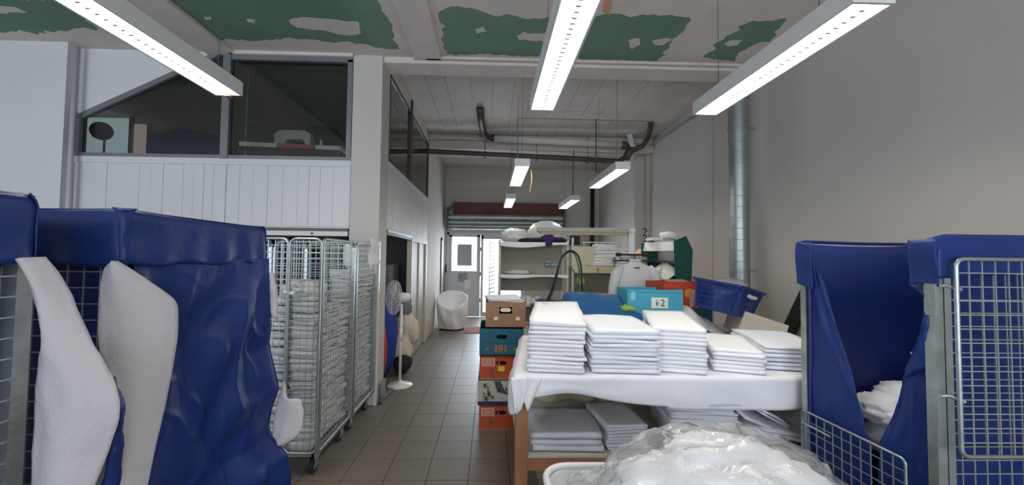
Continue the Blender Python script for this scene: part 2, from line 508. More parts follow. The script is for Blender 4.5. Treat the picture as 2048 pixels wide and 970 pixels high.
for s_, pts in enumerate((
        [(-1.938, 3.714, 3.8), (-1.793, 3.653, 3.8), (-1.271, 3.715, 3.8), (-1.312, 3.901, 3.8), (-1.442, 3.961, 3.8), (-1.701, 3.868, 3.8), (-1.914, 3.827, 3.8)],
        [(-2.696, 3.695, 3.8), (-2.626, 3.699, 3.8), (-2.669, 3.748, 3.8), (-2.726, 3.751, 3.8)],
        [(-2.319, 3.708, 3.8), (-2.248, 3.729, 3.8), (-2.277, 3.778, 3.8), (-2.334, 3.764, 3.8)],
        [(-0.177, 3.778, 3.8), (-0.099, 3.733, 3.8), (-0.071, 3.807, 3.8), (-0.155, 3.846, 3.8)],
        [(0.237, 3.88, 3.8), (0.292, 3.816, 3.8), (0.561, 3.838, 3.8), (0.582, 3.974, 3.8), (0.272, 3.942, 3.8)],
        [(0.022, 3.516, 3.8), (0.076, 3.485, 3.8), (0.077, 3.544, 3.8), (0.041, 3.56, 3.8)],
        [(1.361, 3.899, 3.8), (1.457, 3.857, 3.8), (1.509, 3.967, 3.8), (1.452, 4.068, 3.8)],
        [(1.606, 3.887, 3.8), (1.735, 3.835, 3.8), (1.8, 3.877, 3.8), (1.746, 3.974, 3.8), (1.659, 3.979, 3.8)],
        [(2.361, 3.925, 3.8), (2.377, 3.849, 3.8), (2.495, 3.844, 3.8), (2.514, 3.937, 3.8), (2.419, 3.97, 3.8)],
        [(-4.447, 3.62, 3.8), (-4.326, 3.628, 3.8), (-4.312, 3.701, 3.8), (-4.577, 3.728, 3.8)])):
    ceiling_patch('filler_dab', pts, ZC - 0.0009, filler_m, 0.008, 20 + s_)

# ------------------------------------------------------------------ loft (mezzanine room over the alcove)
LY = 4.35
loftfloor = struct(MB().b2(-6.5, COLX - .02, LY + .02, 7.62, 2.35, 2.5).build('floor_loft', grey_m))
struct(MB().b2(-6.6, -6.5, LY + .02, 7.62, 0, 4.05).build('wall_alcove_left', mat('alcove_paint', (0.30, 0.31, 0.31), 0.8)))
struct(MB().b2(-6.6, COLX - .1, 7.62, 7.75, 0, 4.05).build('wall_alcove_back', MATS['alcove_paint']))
# column
struct(MB().b2(-1.53, -1.21, 4.33, 4.66, 0, 3.80).build('trim_12', wall_m, bevel=0.006))
struct(MB().b2(-1.23, -1.195, 4.32, 4.36, 0, 1.75).build('trim_13', mat('corner_guard', (0.66, 0.66, 0.66), 0.25), bevel=0.004))
# white boarding below the loft window
lp = struct(MB().b2(-4.5, -1.53, LY + .01, LY + .06, 1.885, 2.6).build('wall_loft_front', panel_m))
edges = [-4.46, -4.12, -3.78, -3.66, -3.53, -3.32, -3.21, -3.10, -3.0, -2.905, -2.86, -2.72, -2.58, -2.42, -2.26, -2.10, -1.98, -1.86, -1.72, -1.535]
for k, (a, b) in enumerate(zip(edges, edges[1:])):
    MB().b2(a + .0015, b - .0015, LY - .006 - .002 * (k % 3 == 0), LY + .012, 1.90, 2.555).build('board', panel_m, lp)
MB().b2(-4.5, -1.53, LY - .02, LY + .02, 2.555, 2.625).build('ledge', panel_m, lp, bevel=.004)
MB().b2(-2.905, -2.865, LY - .014, LY + .02, 1.88, 2.6).build('batten', panel_m, lp)
# sliding door track under it
tr = struct(MB().b2(-4.5, -1.55, LY - .01, LY + .05, 1.80, 1.85).build('trim_14', mat('track_white', (0.6, 0.6, 0.6), 0.4)))
for x in (-4.2, -3.8, -3.4, -3.0, -2.45, -1.93):
    MB().cyl((x, LY - .016, 1.826), (x, LY, 1.826), 0.012).build('bolt', black_m, tr)
struct(MB().b2(-4.5, -1.55, LY, LY + .05, 1.85, 1.885).build('trim_15', dark_m))
# left vertical conduit pipe
o = MB().cyl((-4.41, 4.25, 0), (-4.41, 4.25, 3.77), 0.024).build('conduit_pipe', mat('grey_conduit', (0.42, 0.43, 0.45), 0.5), smooth=True)
tag(o, 'grey vertical conduit pipe on the left wall corner beside the loft window', 'pipe')
# window of the loft: sloping left top
win = struct(MB().b2(-4.46, -1.53, LY - .02, LY + .03, 2.625, 2.66).build('window_3', alu_m))
zl = 3.05
slope_r = -3.42
MB().b2(-4.46, -4.41, LY - .02, LY + .03, 2.66, zl).build('window_frame', alu_m, win)
MB().bar((-4.44, LY, zl - .01), (-2.95, LY, 3.80), 0.045, 0.05).build('window_frame', alu_m, win)
MB().b2(-2.93, -2.85, LY - .03, LY + .04, 2.62, 3.80).build('mullion', alu_m, win)
MB().b2(-2.85, -1.53, LY - .02, LY + .03, 3.715, 3.765).build('window_frame', alu_m, win)
MB().b2(-1.59, -1.535, LY - .02, LY + .03, 2.66, 3.74).build('window_frame', alu_m, win)
MB().b2(-2.87, -1.53, LY - .05, LY + .05, 3.765, 3.80).build('window_header', ceil_m, win)
MB().prism([(-4.43, LY + .005, 2.65), (-2.93, LY + .005, 2.65), (-2.93, LY + .005, 3.76), (-4.43, LY + .005, zl)], (0, .006, 0)).build('pane', glass_m, win)
MB().b2(-2.86, -1.58, LY + .004, LY + .01, 2.65, 3.73).build('pane', glass_m, win)
# white wall above the slope
struct(MB().prism([(-4.6, LY, 3.0), (-4.47, LY, 3.08), (-2.92, LY, 3.86), (-4.6, LY, 3.86)], (0, .1, 0)).build('wall_loft_gable', wall_left_m))
struct(MB().b2(-4.6, -4.46, LY - .02, LY + .1, 0, 3.1).build('wall_loft_pier', wall_left_m))
# sloping soffit inside the loft following the gable
struct(MB().prism([(-4.55, LY + .1, 3.28), (-2.92, LY + .1, 3.80), (-2.92, LY + .1, 3.9), (-4.55, LY + .1, 3.38)], (0, 3.1, 0)).build('ceiling_loft_slope', grey_m))
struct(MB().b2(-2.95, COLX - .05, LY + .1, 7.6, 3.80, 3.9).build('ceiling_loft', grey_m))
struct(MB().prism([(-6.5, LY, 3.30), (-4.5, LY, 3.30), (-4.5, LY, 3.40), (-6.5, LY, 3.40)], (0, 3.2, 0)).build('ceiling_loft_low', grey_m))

# corridor side of the loft
side = struct(MB().b2(COLX - .06, COLX, 4.66, 7.62, 1.90, 2.68).build('wall_loft_side', panel_m))
yy = 4.66
k = 0
while yy < 7.5:
    MB().b2(COLX - .01, COLX + .006 + .002 * (k % 2), yy + .0015, min(yy + .27, 7.62) - .0015, 1.92, 2.66).build('board', panel_m, side)
    yy += .27; k += 1
MB().b2(COLX - .02, COLX + .02, 4.66, 7.62, 2.66, 2.70).build('ledge', panel_m, side)
swin = struct(MB().b2(COLX - .03, COLX + .012, 4.66, 7.62, 2.70, 2.73).build('window_4', brown_m))
MB().b2(COLX - .03, COLX + .012, 4.66, 7.62, 3.72, 3.755).build('window_frame', brown_m, swin)
for y0 in (4.66, 7.58):
    MB().b2(COLX - .03, COLX + .012, y0, y0 + .04, 2.73, 3.72).build('window_frame', brown_m, swin)
MB().b2(COLX - .03, COLX + .03, 5.90, 5.95, 2.70, 3.93).build('mullion', brown_m, swin)
MB().b2(COLX - .01, COLX - .004, 4.70, 5.90, 2.73, 3.72).build('pane', glass_m, swin)
MB().b2(COLX - .01, COLX - .004, 5.95, 7.58, 2.73, 3.72).build('pane', glass_m, swin)
struct(MB().b2(COLX - .05, COLX, 4.66, 7.62, 3.755, 4.0).build('wall_loft_upper', plank_m))
# lower openings of the corridor side
struct(MB().b2(COLX - .05, COLX + .01, 4.68, 6.15, 1.84, 1.90).build('trim_16', dark_m))
struct(MB().b2(COLX + .002, COLX + .02, 4.68, 6.15, 1.875, 1.90).build('trim_17', steel_m))
struct(MB().b2(COLX - .06, COLX + .015, 6.14, 6.22, 0, 1.90).build('trim_18', mat('beige_frame', (0.55, 0.52, 0.46), 0.5)))
struct(MB().b2(COLX - .06, COLX + .015, 7.50, 7.62, 0, 1.90).build('trim_19', MATS['beige_frame']))
struct(MB().b2(COLX - .06, COLX + .015, 6.22, 7.50, 1.82, 1.90).build('trim_20', MATS['beige_frame']))
d1 = struct(MB().b2(COLX - .05, COLX - .02, 6.22, 7.50, 0.01, 1.82).build('door_1', mat('beige_door', (0.40, 0.36, 0.31), 0.5)))
MB().b2(COLX - .035, COLX + .005, 6.85, 6.88, 0.02, 1.82).build('door_edge', MATS['beige_frame'], d1)
# narrow dark door far down the corridor
d2 = struct(MB().b2(COLX - .01, COLX + .03, 9.75, 9.83, 0, 2.05).build('door_2', mat('brown_door_frame', (0.16, 0.13, 0.11), 0.6)))
MB().b2(COLX - .01, COLX + .03, 10.35, 10.43, 0, 2.05).build('door_frame', MATS['brown_door_frame'], d2)
MB().b2(COLX - .01, COLX + .03, 9.75, 10.43, 2.0, 2.05).build('door_frame', MATS['brown_door_frame'], d2)
MB().b2(COLX - .005, COLX + .012, 9.83, 10.35, 0.01, 2.0).build('door_leaf', grey_m, d2)
tag(MB().b2(COLX, COLX + .10, 10.47, 10.58, 1.18, 1.38).build('control_box', mat('box_grey', (0.10, 0.10, 0.11), 0.5), bevel=.01), 'small dark grey box on the corridor wall beside the far white door', 'control box')
for z in (0.55, 0.28):
    o = MB().b2(COLX, COLX + .015, 8.02 + (z < .4) * .12, 8.10 + (z < .4) * .12, z, z + .08).build('wall_socket', wplas_m, bevel=.004)
    tag(o, 'white wall socket low on the corridor wall, ' + ('upper one' if z > .4 else 'lower one'), 'socket', 'wall sockets in the corridor')
# alcove back partition seen from the corridor
struct(MB().b2(-2.35, -2.30, 5.2, 7.62, 0, 2.35).build('wall_alcove_partition', grey_m))

# ------------------------------------------------------------------ things inside the loft
rb = empty('glow_panels', (-4.75, 5.04, 2.5), 'pale blue glowing panel added behind the left end of the loft window', 'window')
rb['kind'] = 'thing'  # emissive panels added to imitate the pale light showing in the loft glass
put(MB().b2(-5.2, -4.50, 5.02, 5.06, 2.50, 3.27).build('blue_glow_panel', emit('panel_glow_blue', (0.72, 0.90, 1.0), 0.36)), rb)
put(MB().b2(-4.46, -4.34, 5.02, 5.06, 2.50, 3.20).build('pink_glow_panel', emit('panel_glow_pink', (0.95, 0.75, 0.72), 0.26)), rb)
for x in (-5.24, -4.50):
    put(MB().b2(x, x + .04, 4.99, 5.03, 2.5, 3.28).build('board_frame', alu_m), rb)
rs = empty('round_sign', (-4.6, 4.75, 2.5), 'round dark disc on a thin stem behind the loft window glass', 'sign')
put(MB().cyl((-4.594, 4.75, 3.02), (-4.641, 4.8, 3.035), 0.105, seg=32).build('disc', mat('sign_back', (0.10, 0.09, 0.08), 0.6)), rs)
sx = (-4.594, 4.75, 3.02)[0]
put(MB().cyl((sx, 4.79, 2.5), (sx, 4.79, 2.95), 0.012).build('stem', alu_m), rs)
put(MB().cyl((sx, 4.79, 2.5), (sx, 4.79, 2.515), 0.09, seg=20).build('foot', alu_m), rs)
o = MB().lump((-3.95, 5.3, 2.86), (0.55, 0.3, 0.36), 0.15, 2.0, 4, flat=.7).build('cloth_heap', navy_m, smooth=True)
tag(o, 'dark blue heap of cloth behind the loft window, left of the mullion', 'cloth')
o = MB().lump((-2.5, 5.75, 2.98), (0.46, 0.3, 0.48), 0.12, 1.7, 9, flat=.98).build('machine_cover', blackcloth_m, smooth=True)
tag(o, 'black covered machine behind the right pane of the loft window', 'machine')
ib = empty('pressing_table', (-2.1, 4.9, 2.5), 'long white and red bar table close behind the right loft pane', 'table')
bar0, bar1 = (-3.018, 4.8, 2.912), (-1.83, 4.8, 2.88)
def on_bar(t): return Vector(bar0).lerp(Vector(bar1), t)
put(MB().bar(on_bar(0), on_bar(.37), 0.035, 0.05).build('white_bar', wplas_m), ib)
put(MB().bar(on_bar(.37), on_bar(.76), 0.035, 0.05).build('red_bar', mat('red_bar', (0.45, 0.07, 0.06), 0.5)), ib)
put(MB().bar(on_bar(.76), on_bar(1), 0.035, 0.05).build('white_bar', wplas_m), ib)
put(MB().bar(on_bar(1), (-1.708, 4.8, 2.791), 0.03, 0.04).build('end_bar', grey_m), ib)
put(MB().b2(bar0[0], bar1[0], 4.86, 5.3, 2.90, 2.93).build('table_top', grey_m), ib)
for x in (bar0[0] + .05, bar1[0] - .05):
    for y in (4.9, 5.25):
        put(MB().b2(x - .02, x + .02, y - .02, y + .02, 2.5, 2.90).build('leg', dark_m), ib)
mc = empty('sewing_machine', (-2.15, 5.1, 2.53), 'pale beige sewing machine on the table behind the right loft pane', 'machine')
be = mat('machine_beige', (0.55, 0.53, 0.46), 0.5)
put(MB().b2(-2.5, -2.0, 5.0, 5.2, 2.73, 2.77).build('bed', be, bevel=.01), mc)
put(MB().prism([(-2.5, 5.03, 2.77), (-2.38, 5.03, 2.77), (-2.34, 5.03, 2.85), (-2.14, 5.03, 2.85), (-2.10, 5.03, 2.77), (-2.04, 5.03, 2.77), (-2.04, 5.03, 2.93), (-2.14, 5.03, 2.97), (-2.42, 5.03, 2.97), (-2.5, 5.03, 2.92)], (0, .13, 0)).build('arm', be, bevel=.012), mc)
put(MB().cyl((-2.03, 5.09, 2.90), (-2.0, 5.09, 2.90), 0.06, seg=20).build('hand_wheel', dark_m), mc)
mc.location.z += .20; mc.location.x -= .25
ls = empty('lamp_stand', (-2.7, 4.85, 2.5), 'thin upright lamp stand with a bent arm behind the right loft pane', 'lamp')
a0, a1, a2 = (-2.989, 4.85, 2.914), (-2.975, 4.85, 3.87), (-2.87, 4.85, 3.78)
put(MB().tube([(a0[0], a0[1], 2.5), a0, a1], 0.008).build('pole', metal_m), ls)
put(MB().tube([a1, a2], 0.012).build('arm', dark_m), ls)
put(MB().tube([(-2.977, 4.85, 3.234), (-2.819, 4.85, 3.182)], 0.014).build('clamp', dark_m), ls)
o = MB().lathe([(0.05, 0), (0.02, .03), (0.014, .07), (0.02, .09)], (-2.12, 4.95, 2.93), 12).build('thread_cone', wplas_m, smooth=True)
tag(o, 'small white thread cone at the right behind the loft glass', 'thread cone')
o = MB().tube([Vector((-2.633, 6.5, 4.555)) + Vector((math.cos(a) * .14, 0, math.sin(a) * .14)) for a in [k * PI / 10 for k in range(20)]], 0.012, closed=True).build('wall_ring', rust_m, smooth=True)
tag(o, 'dark reddish ring high up behind the right loft pane', 'ring')
o = MB().b2(-1.42, -1.38, 6.1, 7.5, 2.5, 3.62).build('red_curtain', mat('rose_fabric', (0.35, 0.10, 0.12), 0.9), solid=0)
tag(o, 'dusty red hanging behind the corridor-side loft glass', 'curtain')

# ------------------------------------------------------------------ pendant lamps


def make_lamp(loc, label, dx=0):
    t = empty('pendant_lamp', loc, label, 'ceiling lamp', 'long fluorescent lamps hung in two rows')
    L_, W, H = 1.26, 0.155, 0.085
    b = MB()
    b.b2(-W / 2 - .012, -W / 2, -L_ / 2, L_ / 2, 0, H).b2(W / 2, W / 2 + .012, -L_ / 2, L_ / 2, 0, H)
    b.b2(-W / 2 - .012, W / 2 + .012, -L_ / 2 - .014, -L_ / 2, 0, H).b2(-W / 2 - .012, W / 2 + .012, L_ / 2, L_ / 2 + .014, 0, H)
    b.b2(-W / 2 - .012, W / 2 + .012, -L_ / 2 - .014, L_ / 2 + .014, H, H + .006)
    b.build('housing', body_m, t)
    MB().b2(-W / 2, W / 2, -L_ / 2, L_ / 2, 0.016, 0.02).build('diffuser', light_m, t)
    l = MB()
    for k in range(1, 30):
        y = -L_ / 2 + k * L_ / 30
        l.b2(-.012, .012, y - .007, y + .007, -.001, .014)
    l.build('louver', body_m, t)['kind'] = 'stuff'
    return t


def cords(t, top, xs, r=0.0022):
    for (x, y) in xs:
        MB().cyl((x, y, 0.09), (x, y, top - t.location.z), r, seg=6).build('cord', dark_m, t)


LC, LR, LL = 0.357, 1.556, -1.765
lamps = [((LL, 2.03, 2.65), 'long lit ceiling lamp hanging in front of the loft window, leftmost of all lamps', ZC),
         ((LC, 2.17, 2.65), 'large lit ceiling lamp hanging nearest the camera in the middle', ZC),
         ((LR, 2.19, 2.65), 'large lit ceiling lamp hanging at the right before the silver duct', ZC),
         ((LC, 5.21, 2.65), 'small lit lamp in the middle beside the yellow strip', ZC2),
         ((LR, 5.27, 2.65), 'lit lamp of middle distance at the right below the brown pipe junction', ZC2),
         ((LC, 7.76, 2.65), 'farthest lit lamp in the middle row, above the roller shutter', ZC2 + .01),
         ((LR - .02, 7.82, 2.65), 'farthest lit lamp in the right row, before the far wall', ZC2 + .01)]
for (loc, lb, top) in lamps:
    t = make_lamp(loc, lb)
    cords(t, top, [(0.02, 0.5), (0.02, -0.35)] if loc[1] < 7 else [(0.02, 0.5), (0.02, -0.42)])
MB().b2(-.016, .016, .62, .66, -.01, .11).build('end_clip', rust_m, [o for o in bpy.data.objects if o.name == 'pendant_lamp'][0])
# yellow strip hanging from a lamp
o = MB().grid(lambda u, v: (0.475 + .012 * math.sin(v * 4), 4.75 + .02 * (u - .5), 2.66 - .27 * v), 2, 10).build('fly_strip', mat('amber_strip', (0.72, 0.38, 0.04), 0.5), solid=.006)
tag(o, 'yellow strip hanging at the end of the small middle lamp', 'strip')
o = MB().grid(lambda u, v: (0.64 + .06 * u + .02 * math.sin(v * 3), 2.28 + .06 * u, 3.40 - .34 * v), 3, 8).build('fly_strip', carton_m, solid=.006)
MB().cyl((.67, 2.31, 3.39), (.67, 2.31, 3.80), .002, seg=5).build('string', dark_m, o)
tag(o, 'brown hanging paper strip beside the big middle lamp', 'strip')

# ------------------------------------------------------------------ pipes, duct
o = MB().tube([(-3.2, 7.58, 3.72), (-1.163, 7.58, 3.603), (1.709, 7.58, 3.513), (2.45, 7.58, 3.478), (2.587, 7.58, 3.559), (2.666, 7.58, 3.727), (2.705, 7.58, 3.855)], 0.05, 12).build('brown_drain_pipe', brown_m, smooth=True)
tag(o, 'long brown drain pipe slung below the ceiling across the passage', 'pipe')
for x in (970, 1073, 1175):
    pass
for p_, q_ in (((-0.13, 7.58, 3.691), (-0.128, 7.58, 3.536)), ((0.864, 7.58, 3.672), (0.866, 7.58, 3.497)), ((1.855, 7.58, 3.662), (1.855, 7.58, 3.476))):
    o2 = MB().cyl(q_, (q_[0], q_[1], 3.97), 0.006).build('hanger_rod', dark_m, o)
    MB().cyl((q_[0] - .012, q_[1], q_[2] + .005), (q_[0] + .012, q_[1], q_[2]), 0.058, seg=16).build('pipe_clip', dark_m, o)
o = MB().tube([(2.579, 7.5, 3.509), (2.676, 7.5, 3.685), (2.9, 7.5, 3.767), (2.936, 7.3, 3.873), (2.811, 6.9, 3.928), (2.747, 6.72, 3.998)], [0.06, 0.07, .045, .045, .045, .045], 12).build('brown_branch_pipe', brown_m, smooth=True)
tag(o, 'bent brown branch pipe rising to the ceiling at the right wall', 'pipe')
o = MB().tube([(2.734, 7.5, 3.687), (2.637, 7.5, 3.976), (2.773, 7.5, 4.057)], [.05, .06, .045], 12).build('white_pipe_bend', plank_m, smooth=True)
tag(o, 'white painted pipe bend beside the brown pipe junction', 'pipe')
o = MB().tube([(-0.194, 6.22, 3.937), (-0.187, 6.6, 3.893), (-0.164, 7.2, 3.899), (-0.111, 7.4, 3.851), (0.021, 7.4, 3.825)], 0.06, 12).build('brown_elbow_pipe', brown_m, smooth=True)
tag(o, 'short brown elbow pipe coming out of the ceiling boards', 'pipe')
MB().cyl((-0.007, 7.4, 3.834), (0.04, 7.4, 3.825), 0.075, seg=16).build('pipe_collar', black_m, o)
for k in range(3):
    MB().cyl((-0.265, 6.4, 4.003), (-0.118, 6.4, 4.015), 0.012).build('pipe_clip', brown_m, o) if k == 0 else None
o = MB().tube([(0.04, 7.4, 3.825), (2.487, 7.4, 3.75)], 0.06, 14).build('white_pipe', plank_m, smooth=True)
tag(o, 'white painted horizontal pipe running from the brown elbow to the right', 'pipe')
MB().cyl((2.459, 7.4, 3.75), (2.545, 7.4, 3.742), 0.075, seg=16).build('pipe_collar', brown_m, o)
o = MB().tube([(0.415, 6.3, 3.072), (0.42, 6.5, 3.905), (1.128, 6.5, 3.903), (2.682, 6.5, 3.894)], 0.010, 6).build('conduit', metal_m)
tag(o, 'thin grey conduit along the ceiling dropping to the small middle lamp', 'conduit')
o = MB().tube([(1.547, 5.8, 2.864), (1.717, 6.45, 3.882), (1.731, 6.5, 3.916)], 0.010, 6).build('conduit', dark_m)
tag(o, 'thin dark conduit dropping to the middle-distance right lamp', 'conduit')
o = MB().tube([(0.45, 8.3, 2.852), (0.367, 7.68, 3.689), (1.583, 7.68, 3.674), (3.168, 7.68, 3.654)], 0.008, 6).build('conduit', metal_m)
tag(o, 'thin conduit across the far beam above the brown drain pipe', 'conduit')
o = MB().tube([(1.654, 8, 2.827), (1.603, 7.68, 3.714)], 0.010, 6).build('conduit', dark_m)
tag(o, 'thin dark conduit dropping to the farthest right lamp', 'conduit')
o = MB().cyl((2.708, 10.5, 3.45), (2.70, 10.5, 0), 0.055).build('black_standpipe', black_m, smooth=True)
tag(o, 'black vertical pipe on the far wall right of the shutter', 'pipe')

duct = empty('air_duct', (2.98, 4.68, 0.0), 'silver spiral air duct standing upright against the right wall', 'duct')
MB().lathe([(0.108, 1.1), (0.108, 2.4), (0.108, 3.79)], (0, 0, 0), 48).build('duct_pipe', duct_m, duct, smooth=False)
z = 1.2
while z < 3.75:
    MB().tube([(0.1085 * math.cos(2 * PI * k / 40), 0.1085 * math.sin(2 * PI * k / 40), z + .016 * math.sin(2 * PI * k / 40)) for k in range(40)], .0028, 5, closed=True).build('seam_ring', duct_m, duct, smooth=True)
    z += .13
for z in (1.46, 3.18):
    MB().lathe([(0.109, z), (0.116, z), (0.116, z + .02), (0.109, z + .02)], (0, 0, 0), 32).build('clamp_ring', metal_m, duct)
    MB().b2(0.1, 0.21, -.01, .01, z, z + .02).build('clamp_arm', metal_m, duct)

# ------------------------------------------------------------------ far end: shutter, lintel, door
o = MB().b2(-1.0, 1.9, 10.48, 10.62, 2.62, 3.04)
o = o.build('lintel_beam', rust_m)
tag(o, 'rust-red steel lintel above the roller shutter on the far wall', 'beam')
sh = empty('roller_shutter', (0.4, 10.3, 2.3), 'rolled-up grey metal roller shutter above the far white door', 'shutter')
zt = 2.70
for k, hgt in enumerate((0.15, 0.11, 0.08, 0.05)):
    zz = zt - hgt
    put(MB().cyl((-1.10, 10.32 + .012 * k, (zz + zt) / 2), (1.88, 10.32 + .012 * k, (zz + zt) / 2), hgt * .52, seg=28).build('shutter_slat', duct_m, smooth=False), sh)
    zt = zz
put(MB().b2(-1.14, -1.10, 10.15, 10.45, 2.28, 2.86).build('end_bracket', dark_m), sh)
put(MB().b2(1.88, 1.93, 10.15, 10.45, 2.28, 2.86).build('end_bracket', dark_m), sh)
put(MB().bar((-1.12, 10.2, 2.75), (-0.9, 10.2, 3.0), 0.06).build('brace', dark_m), sh)

# door_3: white glazed double door
wd = mat('door_white', (0.56, 0.58, 0.60), 0.45)
door = struct(MB().b2(-1.16, -1.10, YF - .02, YF + .08, 0, 2.24).build('door_3', wd))
MB().b2(-1.16, .95, YF - .02, YF + .08, 2.18, 2.24).build('door_frame', wd, door)
MB().b2(.89, .95, YF - .02, YF + .08, 0, 2.24).build('door_frame', wd, door)
lx0, lx1 = -1.10, -0.27
l = MB()
l.b2(lx0, lx1, YF, YF + .05, 0.02, 1.22).b2(lx0, -1.03, YF, YF + .05, 1.22, 2.18).b2(-.36, lx1, YF, YF + .05, 1.22, 2.18).b2(lx0, lx1, YF, YF + .05, 2.13, 2.18)
l.build('door_leaf', wd, door)
MB().b2(-1.03, -.36, YF + .02, YF + .026, 1.22, 2.13).build('pane', clear_m, door)
l = MB()
l.b2(-.25, .89, YF, YF + .05, 0.02, .13).b2(-.25, -.19, YF, YF + .05, .13, 2.18).b2(.83, .89, YF, YF + .05, .13, 2.18).b2(-.25, .89, YF, YF + .05, 2.08, 2.18)
l.build('door_leaf', wd, door)
MB().b2(-.19, .83, YF + .02, YF + .026, .13, 2.08).build('pane', clear_m, door)
for z in (0.4, 1.1, 1.75):
    MB().cyl((-.262, YF - .012, z), (-.262, YF - .012, z + .1), 0.013).build('hinge', metal_m, door)
MB().b2(-.32, -.29, YF - .05, YF, 1.0, 1.14).build('door_handle', metal_m, door)
ps = empty('poster', (-0.69, YF + .005, 1.35), 'grey-blue poster stuck inside the glass of the far white door', 'poster')
put(MB().b2(-.88, -.50, YF + .006, YF + .012, 1.36, 1.93).build('sheet', mat('poster_grey', (0.42, 0.47, 0.52), 0.7)), ps)
for k in range(5):
    put(MB().box((-.82 + k * .065, YF + .004, 1.80), (.03, .004, .045), Matrix.Rotation(.7, 4, 'Y')).build('pennant', mat('poster_pale', (0.35, 0.42, 0.5), 0.7)), ps)
o = MB().b2(-.86, -.60, YF - .012, YF - .006, 0.93, 1.17).build('notice_sheet', mat('notice_grey', (0.36, 0.37, 0.42), 0.8))
tag(o, 'grey printed notice on the panel of the far white door', 'notice')
for k in range(6):
    MB().b2(-.84, -.62 - .05 * (k % 3), YF - .014, YF - .012, 1.13 - .033 * k, 1.14 - .033 * k).build('print_line', mat('print_grey', (0.16, 0.16, 0.2), 0.8), o)
o = MB().b2(-.68, -.52, YF - .012, YF - .006, 0.76, 0.98).build('notice_sheet', paper_m)
o.location = (0, -.008, 0)
tag(o, 'white paper notice lower on the far white door', 'notice')
# pavement outside
struct(MB().b2(-8, 10, YF + .15, 22, -.25, -.05).build('ground_outside', mat('pavement', (0.5, 0.5, 0.5), 0.8)))
# burglar grille behind the right leaf
gr = empty('window_grille', (0.2, YF + .12, 0.3), 'dark diagonal-bar grille outside the glazed door leaf', 'grille')
for k in range(16):
    z = 0.3 + k * .11
    put(MB().bar((-.02, YF + .12, z), (.12, YF + .12, z + .05), 0.012, .02).build('bar', dark_m), gr)
put(MB().b2(-.03, -.01, YF + .11, YF + .13, .3, 2.05).build('post', dark_m), gr)

# mat and covered chair
o = MB().b2(-0.53, 0.35, 8.36, 9.13, 0, 0.012).build('door_mat', mat_m, bevel=.004)
tag(o, 'brown-red door mat on the floor before the far white door', 'mat')

ch = empty('tub_chair', (-0.83, 8.9, 0), 'tub armchair under a white dust sheet beside the corridor wall', 'armchair')
def chair_fn(u, v):
    a = u * 2 * PI
    # v: 0 floor hem -> 1 rim
    base = 0.29 + 0.06 * v
    hgt = 0.43 + 0.37 * (0.5 + 0.5 * math.sin(a)) ** 0.6
    if v <= 0.62:
        t = v / 0.62
        r = 0.27 + 0.075 * math.sin(t * PI * .55) + .008 * math.sin(a * 9 + t * 3) + 0.012 * math.sin(a * 4 + t * 6)
        z = 0.03 + (hgt - 0.03) * t
    elif v <= 0.75:
        t = (v - .62) / .13
        r = 0.34 - .06 * t; z = hgt + .02 * math.sin(t * PI)
    else:
        t = (v - .75) / .25
        r = 0.28 * (1 - t) + .002
        z = max(0.42, hgt - (hgt - 0.42) * min(1, t * 2.5)) + .01 * math.sin(a * 3)
    return (r * math.cos(a) * 1.02, r * math.sin(a), z)
sheet = MB().grid(chair_fn, 64, 44).build('dust_sheet', towel_m, ch, smooth=True)
sheet['label'] = 'white dust sheet over the chair'
MB().lathe([(0.27, 0.0), (0.27, 0.035), (0.20, .04)], (0, 0, 0), 32).build('chair_base', rubber_m, ch)

# ------------------------------------------------------------------ things in the corridor opening: fan, bags, locker
fan = empty('pedestal_fan', (-1.09, 4.97, 0), 'white pedestal fan on a round foot beside the column', 'fan')
MB().lathe([(0.15, 0), (0.155, .008), (0.15, .02), (0.06, .035), (0.03, .05), (0.022, .07)], (0, 0, 0), 40).build('base', wplas_m, fan, smooth=True)
MB().cyl((0, 0, .05), (0, 0, 1.0), 0.017).build('pole', wplas_m, fan, smooth=True)
MB().cyl((0, 0, .55), (0, 0, .70), 0.022).build('pole_clamp', wplas_m, fan, smooth=True)
ax = Vector((-0.80, -0.60, 0.06)).normalized()
hc = Vector((0, 0, 1.08))
hd = MB().tube([hc + ax * -.10, hc + ax * -.09, hc + ax * -.02, hc + ax * .06], [0.035, 0.058, 0.062, 0.05], 16).build('motor', wplas_m, fan, smooth=True)
Mf = ax.to_track_quat('Z', 'Y').to_matrix().to_4x4()
fc = hc + ax * .10
for dz, nm in ((-.03, 'rear_grille'), (.045, 'front_grille')):
    g = MB()
    for k in range(30):
        a = 2 * PI * k / 30
        pts = []
        for t in (0.04, .10, .16, .205):
            bul = dz * (1 if t < .1 else (1 if t < .17 else .3))
            pts.append(fc + Mf @ Vector((t * math.cos(a), t * math.sin(a), bul)))
        g.tube(pts, 0.002, 4)
    for rr, dd in ((0.205, dz * .3), (0.12, dz), (0.04, dz)):
        g.tube([fc + Mf @ Vector((rr * math.cos(2 * PI * k / 32), rr * math.sin(2 * PI * k / 32), dd)) for k in range(32)], 0.004 if rr > .2 else .0025, 5, closed=True)
    g.build(nm, wplas_m, fan)
for k in range(3):
    a0_ = 2 * PI * k / 3
    def blade(u, v, a0_=a0_):
        r = .03 + .15 * u; a = a0_ + (v - .5) * (0.9 + .3 * u)
        return fc + Mf @ Vector((r * math.cos(a), r * math.sin(a), (v - .5) * .04))
    MB().grid(blade, 6, 5).build('blade', wplas_m, fan, smooth=True, solid=.003)
MB().cyl(fc - ax * .02, fc + ax * .03, 0.03, seg=16).build('hub', wplas_m, fan)

